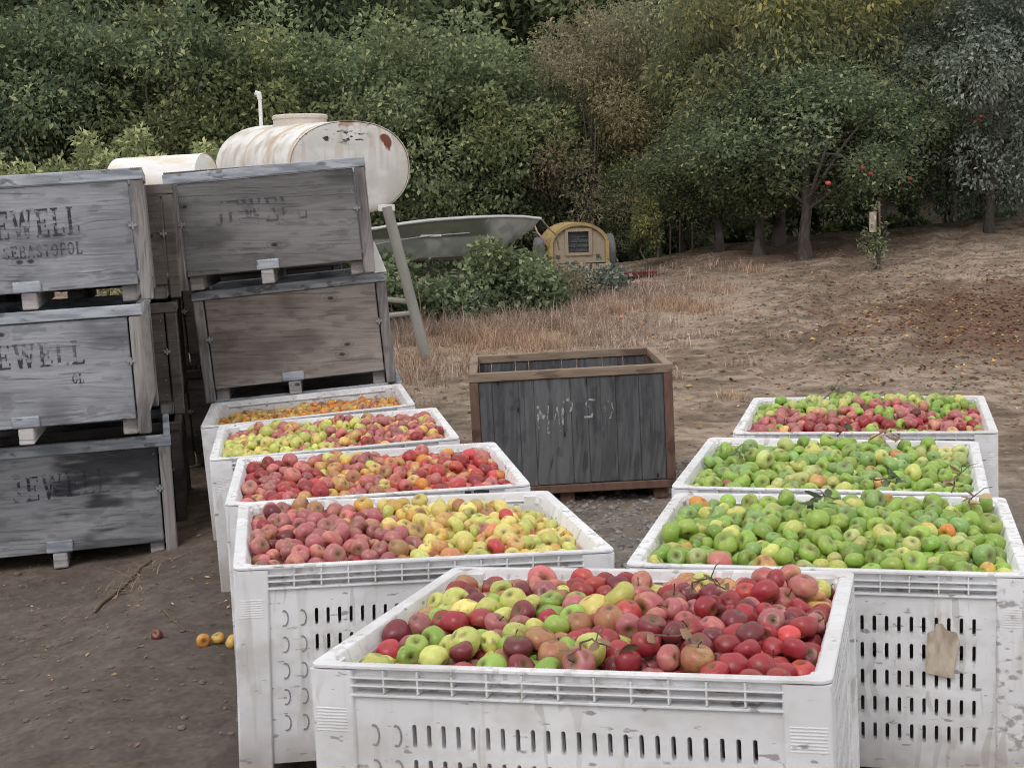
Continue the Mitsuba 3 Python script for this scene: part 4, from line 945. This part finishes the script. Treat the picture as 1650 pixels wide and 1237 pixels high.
def machine():
    k = thing('orchard_sprayer', 'yellow round-hooded orchard machine with square grille beside the boat', 'machine')
    X, Y, Z = 1.13, 22.3, .87
    M = xf(X, Y, Z, Rot.from_euler('z', .10).as_matrix())
    R_, hb = .475, .30
    ang = np.linspace(0, np.pi, 25)
    outer = [(R_, 0)] + [(R_ * math.cos(a), hb + .36 * math.sin(a)) for a in ang] + [(-R_, 0)]
    inner = [((R_ - .05) * math.cos(a), hb + .31 * math.sin(a)) for a in ang]
    ring = Polygon(outer).difference(Polygon([(R_ - .05, -.1)] + inner + [(-R_ + .05, -.1)]))
    def stand(poly, d, y0):
        m = extrude(poly, d); v = m.vertices
        mm = trimesh.Trimesh(np.stack([v[:, 0], y0 + v[:, 2], v[:, 1]], -1), m.faces, process=False)
        if mm.volume < 0: mm.invert()
        return mm
    part(k, 'hood', stand(ring, 1.3, -.04), 'yellow_paint', M, smooth=30)
    face = Polygon([(R_ - .052, .02)] + inner + [(-R_ + .052, .02)]).difference(sbox(-.19, .17, .17, .53))
    part(k, 'face_plate', stand(face, .02, .02), 'pale_yellow', M)
    fr = sbox(-.225, .14, .205, .565).difference(sbox(-.175, .185, .155, .515))
    part(k, 'grille_frame', stand(fr, .03, -.012), 'pale_yellow', M)
    part(k, 'grille', cat([bev(-.20, .19, .075, .09, .15, .55, .002)] + [bev(-.19, .18, .05, .072, z - .006, z + .006, .001) for z in np.linspace(.2, .5, 5)] + [tube([(-.10, .04, .2), (.04, .04, .5)], .008, 5)]), 'grille_dark', M)
    for xx in (-.34, .30): part(k, 'bolt', bev(xx - .028, xx + .028, -.004, .022, .10, .155, .006), 'grille_dark', M)
    def wheel(xc, r, w, yy):
        prof = [(w * .5, r * .55), (w * .5, r * .9), (w * .35, r), (-w * .35, r), (-w * .5, r * .9), (-w * .5, r * .55)]
        a = np.arange(28) * 2 * np.pi / 28
        m = loft([np.column_stack([np.full(28, xc + px), yy + pr * np.cos(a), r - .02 + pr * np.sin(a) - .10] ) for px, pr in prof], closed_profile=True)
        kk = part(k, 'wheel', m, 'tyre_grey', M, smooth=35)
        put(kk + '__rim', loft([np.column_stack([np.full(28, xc + px), yy + pr * np.cos(a), r - .02 + pr * np.sin(a) - .10]) for px, pr in ((w * .3, r * .56), (w * .3, r * .1), (-w * .3, r * .1), (-w * .3, r * .56))], closed_profile=True), 'pale_yellow', M, smooth=35)
    wheel(-R_ - .12, .28, .14, .40); wheel(R_ + .06, .29, .13, .30)
    part(k, 'frame_beam', bev(-.62, .50, -.06, .10, -.09, .0, .008), 'pale_yellow', M)
    part(k, 'drawbar', cat([bev(-.10, .10, -.75, -.06, -.12, -.03, .008), tube([(.03, -.12, .03), (.03, -.12, -.05)], .05, 8)]), 'pale_yellow', M)
    part(k, 'hose', tube([(-.5, -.02, .30), (-.58, -.08, .42), (-.66, -.02, .52), (-.72, .1, .72)], .016, 6), 'pale_board', M, smooth=60)
machine()
def board(name, x, y, L, w, t, yaw, bs, label, lift=.0, tilt=0.0):
    k = thing(name, label, 'board', 'old boards lying by the yellow machine')
    M = xf(x, y, tz(x, y) + .02 + lift, Rot.from_euler('zy', [yaw, tilt]).as_matrix())
    put(k, bev(-L / 2, L / 2, -w / 2, w / 2, 0, t, .006), bs, M)
board('old_board', 1.75, 22.0, 1.15, .30, .07, .10, 'red_board', 'dark red board lying in front of the yellow machine', .03, -.02)
board('old_board', 1.95, 21.2, .62, .42, .03, .5, 'pale_board', 'pale pinkish board flat on the ground below the red board')
board('old_board', .72, 21.6, .75, .10, .05, .18, 'pale_board', 'pale narrow plank left of the yellow machine', .14, -.12)

# ------------------------------------------------------------------ vegetation
def leaf_cloud(r, cent, crad, n, size, width=.26, droop=.25, outward=None):
    """n leaves spread over clumps: uv.x random per leaf, uv.y random per clump"""
    w = crad ** 2; idx = r.choice(len(cent), n, p=w / w.sum())
    d0 = unit(r.normal(size=(n, 3))); rr = crad[idx] * r.uniform(.35, 1.0, n) ** .6
    c = cent[idx] + d0 * rr[:, None] * [1, 1, .85]
    d = unit(d0 * .7 + r.normal(size=(n, 3)) * .55 + [0, 0, -droop])
    nn = unit(d0 * .5 + r.normal(size=(n, 3)) * .55 + [0, 0, .6])
    e = unit(np.cross(nn, d))
    s = size * r.uniform(.65, 1.3, n)
    tone = r.uniform(0, 1, len(cent))
    return kites(c, d, e, s, width, .12, r.uniform(0, 1, n), tone[idx])

def grow(seed, h, rad, base, nclump, n, leaf, shape='round', width=.26, trunk=.10, crad=(.28, .55), lean=0.0, droop=.25):
    """(trunk mesh, leaf mesh arrays) of a tree of height h standing at the origin"""
    r = rng(seed)
    zc = (h + base) / 2; hz = (h - base) / 2
    cent = []
    while len(cent) < nclump:
        u = unit(r.normal(size=3)); q = r.uniform(.35, 1) ** .5
        if shape == 'column': p = np.array([u[0] * rad * q * .8, u[1] * rad * q * .8, u[2] * hz * q])
        elif shape == 'cone': p = np.array([u[0], u[1], 0]) * rad * q * (1.1 - .6 * (u[2] * q + 1) / 2) + [0, 0, u[2] * hz * q]
        else: p = np.array([u[0] * rad * q, u[1] * rad * q, u[2] * hz * q])
        lump = .75 + .5 * meshkit.noise(p * 1.3 + seed, seed)
        p[:2] *= lump
        cent.append(p + [lean * (p[2] + hz), 0, zc])
    cent = np.array(cent); cr = r.uniform(*crad, nclump)
    ms = []
    top = np.array([lean * h * .4, 0, base + (h - base) * .62])
    tp = np.array([np.zeros(3), [r.normal() * .03, r.normal() * .03, base * .5], [r.normal() * .06, r.normal() * .06, base], top])
    ms.append(tube(tp + 0, [trunk * 1.5, trunk * .95, trunk * .85, trunk * .3], 10))
    for p in cent[r.permutation(nclump)[:min(nclump, 26)]]:
        t = r.uniform(.0, .8); a = tp[2] * (1 - t) + tp[3] * t
        mid = (a + p) / 2 + r.normal(size=3) * .12 + [0, 0, .12]
        ms.append(tube(np.array([a, mid, p]), [trunk * .42 * (1 - .6 * t), trunk * .24, trunk * .09], 6))
    return cat(ms), leaf_cloud(r, cent, cr, n, leaf, width, droop)

PROTO = {}
def proto(name, bs, **kw):
    tr, (V, F, U) = grow(**kw)
    scene['group_trunk_' + name] = {'type': 'shapegroup', 'trunk': mikit.ply(tr, 'wood_v', smooth=True, uv=np.tile(WOOD['bark'][1:], (len(tr.vertices), 1)))}
    scene['group_crown_' + name] = {'type': 'shapegroup', 'crown': mikit.ply((V, F), bs, uv=U)}
proto('dense', 'leaf_dark', seed=1, h=4.6, rad=1.75, base=.55, nclump=110, n=26000, leaf=.105, trunk=.11)
proto('leafy', 'leaf_mid', seed=2, h=4.4, rad=1.7, base=.25, nclump=120, n=26000, leaf=.105, trunk=.08)
proto('pear', 'leaf_yellow', seed=3, h=4.6, rad=1.7, base=.75, nclump=90, n=20000, leaf=.105, width=.2, trunk=.09, droop=.7)
proto('apple', 'leaf_dark', seed=4, h=3.9, rad=1.6, base=1.0, nclump=80, n=17000, leaf=.085, trunk=.09)
proto('willow', 'leaf_willow', seed=14, h=4.4, rad=1.5, base=.3, nclump=100, n=19000, leaf=.09, width=.17, trunk=.07, droop=.6)
proto('silver', 'leaf_grey', seed=5, h=4.4, rad=1.7, base=.45, nclump=70, n=21000, leaf=.08, trunk=.08, crad=(.3, .62), droop=.5)
proto('brush', 'leaf_olive', seed=6, h=4.6, rad=1.2, base=.1, nclump=80, n=15000, leaf=.085, width=.16, trunk=.05, crad=(.2, .45))
proto('forest', 'leaf_mid', seed=7, h=9.5, rad=2.9, base=1.2, nclump=150, n=30000, leaf=.19, trunk=.16, crad=(.5, .95))
proto('forest_dark', 'leaf_dark', seed=8, h=10.0, rad=3.0, base=1.0, nclump=150, n=30000, leaf=.19, trunk=.17, crad=(.5, .95))
proto('sapling', 'leaf_pale', seed=9, h=2.3, rad=.48, base=.35, nclump=34, n=3600, leaf=.085, shape='column', width=.22, trunk=.025, crad=(.10, .22))
proto('thin', 'leaf_mid', seed=10, h=1.0, rad=.20, base=.12, nclump=14, n=260, leaf=.07, shape='column', width=.22, trunk=.022, crad=(.07, .14))
proto('weed', 'leaf_yellow', seed=12, h=1.25, rad=.22, base=.35, nclump=26, n=2600, leaf=.075, shape='column', width=.16, trunk=.014, crad=(.08, .16))

def tree(name, kind, x, y, s, rot, label, catg='tree', group=None, z=None, sz=1.0):
    k = thing(name, label, catg, group)
    M = xf(x, y, (float(terr(x, y)) if z is None else z) - .05) @ np.block([[Rot.from_euler('z', rot).as_matrix() @ np.diag([s, s, s * sz]), np.zeros((3, 1))], [np.zeros((1, 3)), 1]])
    for p in ('trunk', 'crown'):
        scene[f'{k}__{p}'] = {'type': 'instance', 'g': {'type': 'ref', 'id': f'group_{p}_{kind}'}, 'to_world': T(M.tolist())}
    return k
# orchard edge on the bank, right
tree('apple_tree', 'apple', 4.54, 21.5, 1.0, .4, 'dark apple tree with thick bare trunk on the bank, right of the yellow machine', sz=.78)
tree('apple_tree', 'apple', 4.02, 22.5, .9, 2.1, 'slim-trunked apple tree just left of the thick trunk on the bank', sz=.74)
tree('apple_tree', 'apple', 3.50, 23.3, .8, 3.3, 'shaded apple tree at the left end of the bank orchard', sz=.72)
tree('apple_tree', 'apple', 6.2, 23.4, 1.0, 5.2, 'dark apple tree behind the guarded sapling on the bank', sz=.75)
tree('pear_tree', 'pear', 4.5, 23.4, 1.12, 1.0, 'yellowing tree above and behind the thick trunk on the bank')
tree('pear_tree', 'pear', 6.4, 24.4, 1.15, 2.4, 'yellowing tree behind the right part of the bank orchard')
tree('willow_tree', 'willow', 3.15, 25.4, 1.1, 4.0, 'pale olive-green drooping tree behind the left end of the bank orchard')
tree('willow_tree', 'willow', 2.45, 26.2, 1.0, 1.0, 'pale olive-green tree right of the dry brush')
tree('silver_tree', 'silver', 7.75, 22.6, 1.0, .3, 'grey-green silvery tree with red apples at the right edge')
tree('silver_tree', 'silver', 9.4, 23.6, 1.1, 1.7, 'grey-green tree at the far right behind the silvery one')
tree('apple_tree', 'apple', 8.3, 26.4, 1.1, 3.0, 'dark apple tree behind the silvery tree at the right')
# middle
tree('green_tree', 'leafy', -.85, 25.4, 1.0, .2, 'bushy green tree behind the boat, right of the tank')
tree('green_tree', 'leafy', .05, 26.0, .92, 1.4, 'bushy green tree behind the bow of the boat')
tree('green_tree', 'leafy', -2.3, 26.2, 1.08, 2.6, 'green tree directly behind the white tank')
tree('dry_brush', 'brush', 1.55, 25.2, 1.0, .3, 'tall olive-brown dry brush above the yellow machine', 'bush')
tree('dry_brush', 'brush', 1.95, 27.2, 1.2, 1.3, 'olive-brown dry brush right of the yellow machine, farther back', 'bush')
tree('green_tree', 'leafy', 2.2, 25.2, .42, 3.9, 'low green bush right behind the yellow machine')
# left
for i, (x, y, kd, s, lb) in enumerate(((-4.2, 25.8, 'leafy', 1.08, 'mid green tree above the gap between tank and stacks'), (-5.9, 25.4, 'dense', 1.1, 'dark tree above the second stack, left of the tank'), (-7.7, 26.0, 'dense', 1.15, 'very dark tree above the leftmost stack'), (-9.6, 25.5, 'dense', 1.1, 'dark tree at the left edge of the picture'), (-11.6, 26.5, 'leafy', 1.15, 'tree beyond the left edge of the picture'))):
    tree('green_tree', kd, x, y, s, 1.1 * i, lb)
for i, (x, y, s, rt) in enumerate(((-7.3, 20.2, 1.12, 0), (-6.75, 19.6, 1.0, 1), (-6.2, 20.4, 1.18, 2), (-5.65, 19.8, 1.05, 3), (-5.15, 20.3, 1.2, 4), (-4.65, 19.7, 1.02, 5), (-4.2, 20.4, 1.1, 6), (-3.75, 21.0, 1.1, .5))):
    tree('pale_shrub', 'sapling', x, y, s * 1.05, rt, f'pale leafy shrub behind the stacks, {["leftmost", "second", "third", "fourth", "fifth", "sixth", "seventh", "rightmost"][i]} of the row from left', 'shrub', 'pale upright shrubs in a row behind the wooden stacks')
# the wooded hillside closing the view
ORD = 'first second third fourth fifth sixth seventh eighth ninth tenth eleventh twelfth thirteenth'.split()
for row, (y0, step, x0, x1) in enumerate(((33.5, 3.6, -17, 18), (41, 4.2, -21, 22), (52, 5.2, -27, 28))):
    r = rng(400 + row)
    for nth, x in enumerate(np.arange(x0, x1, step)):
        yy = y0 + r.normal() * 1.0; xx = x + r.normal() * .5
        side = 'left' if xx < -4 else 'right' if xx > 4 else 'middle'
        tree('hill_tree', 'forest_dark' if r.uniform() < (.65 if xx < 0 else .4) else 'forest', xx, yy, r.uniform(.9, 1.2) * (1 + .05 * row), r.uniform(0, 6.28),
             f'tall tree on the wooded hillside, {["first", "second", "third"][row]} row, {ORD[nth]} from the left', group='trees closing the hillside behind the orchard')

# guarded sapling, weed stalks, posts
k = tree('guarded_sapling', 'thin', 5.16, 19.8, 1.0, 0, 'thin sapling in a pale trunk guard standing alone on the bank', 'sapling')
gz = tz(5.16, 19.8)
part(k, 'trunk_guard', loft([np.column_stack([5.12 + .05 * np.cos(np.arange(12) * np.pi / 6), 19.74 + .05 * np.sin(np.arange(12) * np.pi / 6), np.full(12, z)]) for z in (gz + .52, gz + .80)]), 'card', smooth=50)
part(k, 'stake', tube([(5.24, 19.78, gz - .1), (5.22, 19.78, gz + .95)], .014, 6), 'twig_wood')
tree('tall_weed', 'weed', 2.24, 22.9, 1.0, .3, 'tall yellow-green weed beside the yellow machine', 'weed', sz=1.0)
for i, (x, y) in enumerate(((2.75, 23.9), (2.95, 24.2), (3.1, 23.7), (2.6, 24.4))):
    k = thing('garden_stake', f'thin grey stake left of the bank orchard, {["first", "third", "fourth", "second"][i]} from the left', 'stake', 'thin stakes under the trees left of the bank orchard')
    put(k, tube([(x, y, float(terr(x, y)) - .1), (x + .02, y, float(terr(x, y)) + .55 + .1 * (i % 2))], .016, 6), 'twig_wood', smooth=60)

def bush(name, bs, cx, cy, sx, sy, sz, n, leaf, label, seed, base=None, width=.34):
    r = rng(seed); nc = 70
    u = r.uniform(-1, 1, (nc, 3)); u[:, 2] = np.abs(u[:, 2])
    q = np.sqrt(np.clip(1.15 - u[:, 0] ** 2 - .4 * u[:, 1] ** 2, .08, 1))
    cent = np.column_stack([cx + u[:, 0] * sx, cy + u[:, 1] * sy, u[:, 2] * sz * q])
    g = terr(cent[:, 0], cent[:, 1]); cent[:, 2] += g + .08
    k = thing(name, label, 'bush')
    V, F, U = leaf_cloud(r, cent, r.uniform(.14, .32, nc), n, leaf, width, .1)
    part(k, 'foliage', (V, F), bs, uv=U)
    st = [tube(np.array([[p[0] * .7 + cx * .3, p[1], terr(p[0], p[1]) - .05], [p[0] * .9 + cx * .1, p[1], (p[2] + terr(p[0], p[1])) / 2], p]), [.012, .009, .005], 5) for p in cent[:30]]
    part(k, 'stems', cat(st), 'twig_wood', smooth=60, kind='stuff')
bush('bramble_bush', 'leaf_bush', -1.35, 18.2, 1.0, .5, .66, 9500, .085, 'leafy green bush in front of the boat, right of the tank leg', 31)
bush('bramble_bush', 'leaf_bush', -.10, 18.4, .65, .45, .78, 7500, .085, 'taller green bush before the boat bow', 32)
bush('weedy_bush', 'leaf_olive', .62, 19.8, .50, .40, .30, 2600, .07, 'low olive-brown weeds between the boat bow and the yellow machine', 33, width=.2)
bush('undergrowth', 'leaf_dark', 6.5, 28.6, 6.0, .9, 1.0, 16000, .12, 'dark undergrowth filling the shade behind the orchard trunks', 36)
bush('grey_bush', 'leaf_grey', 1.05, 20.3, .55, .35, .22, 2600, .07, 'low grey-green weeds before the yellow machine', 34)

def blades(name, xy, n, h, bs, label, seed, lean=.5, wid=.004):
    r = rng(seed); x, y = xy(r, n)
    z = terr(x, y) + relief(x, y) - .01
    hh = h * np.exp(r.normal(size=n) * .35); a = r.uniform(0, 6.28, n)
    d = np.stack([np.cos(a), np.sin(a), 0 * a], -1); ln = lean * r.uniform(.1, 1, n)
    p0 = np.stack([x, y, z], -1); p1 = p0 + d * (hh * ln * .35)[:, None] + np.stack([0 * x, 0 * x, hh * .6], -1); p2 = p0 + d * (hh * ln)[:, None] + np.stack([0 * x, 0 * x, hh], -1)
    s = np.stack([-np.sin(a), np.cos(a), 0 * a], -1) * (wid * r.uniform(.6, 1.3, n))[:, None]
    V = np.stack([p0 - s, p0 + s, p1 + s * .8, p1 - s * .8, p2], 1).reshape(-1, 3); k = np.arange(n) * 5
    F = np.vstack([np.stack([k, k + 1, k + 2], 1), np.stack([k, k + 2, k + 3], 1), np.stack([k + 3, k + 2, k + 4], 1)])
    put(name, (V, F), bs, uv=np.repeat(r.uniform(0, 1, (n, 2)), 5, 0))
    labels[name] = {'label': label, 'category': 'grass', 'kind': 'stuff'}
def tufts(cx, cy, sx, sy, m):
    def f(r, n):
        c = np.column_stack([cx + sx * r.normal(size=m), cy + sy * r.normal(size=m)])
        i = r.integers(0, m, n); q = c[i] + r.normal(size=(n, 2)) * .10
        return q[:, 0], np.clip(q[:, 1], 12, 24.2)
    return f
blades('dry_grass', tufts(-.15, 17.2, .75, .8, 60), 9000, .17, 'grass_dry', 'tall tan dry grass in front of the green bushes', 41, lean=1.1, wid=.003)
blades('short_straw', tufts(.6, 15.6, 1.1, 1.5, 120), 7000, .07, 'grass_dry', 'short straw-coloured grass behind the grey crate', 42, lean=1.2)
blades('bank_grass', tufts(1.9, 19.8, .8, 1.2, 70), 6000, .11, 'grass_dry', 'dry grass tufts at the foot of the bank', 43, lean=.9)
blades('leg_grass', tufts(-1.2, 14.6, .5, .7, 50), 3500, .08, 'grass_dry', 'dry grass round the foot of the tank leg', 44, lean=.9)
blades('green_sprouts', tufts(.52, 13.9, .10, .10, 5), 260, .07, 'leaf_pale', 'small patch of fresh green grass behind the grey crate', 45)

for i, (x, y, z, lb) in enumerate(((7.3, 21.75, 2.95, 'red apple high in the silvery tree at the right edge'), (7.22, 21.8, 2.88, 'second red apple high in the silvery tree, just below another'), (6.25, 21.9, 2.05, 'red apple hanging in the silvery tree, left side'), (5.15, 20.4, 2.2, 'red apple hanging right of the thick trunk, lower crown'), (5.28, 20.5, 2.12, 'red apple hanging beside another right of the thick trunk'), (4.6, 20.2, 2.0, 'dull red apple hanging straight above the thick trunk'), (8.1, 21.6, 2.3, 'dull red apple low in the silvery tree at the right edge'))):
    r = rng(900 + i); v, f, TH, PH = SHAPES_LOW[0]
    k = thing('hanging_apple', lb, 'apple', 'red apples hanging in the orchard trees')
    put(k, (v * .042 + [x, y, z], f), 'apple_skin', smooth=True, color=skin('scarlet', v, TH, PH, r))

blades('straw_wisps', lambda r, n: (-1.99 + .10 * r.normal(size=n), 6.95 + .22 * r.normal(size=n)), 120, .035, 'grass_dry', 'dry straw wisps round the broken branch on the soil', 46, lean=4.0, wid=.0025)
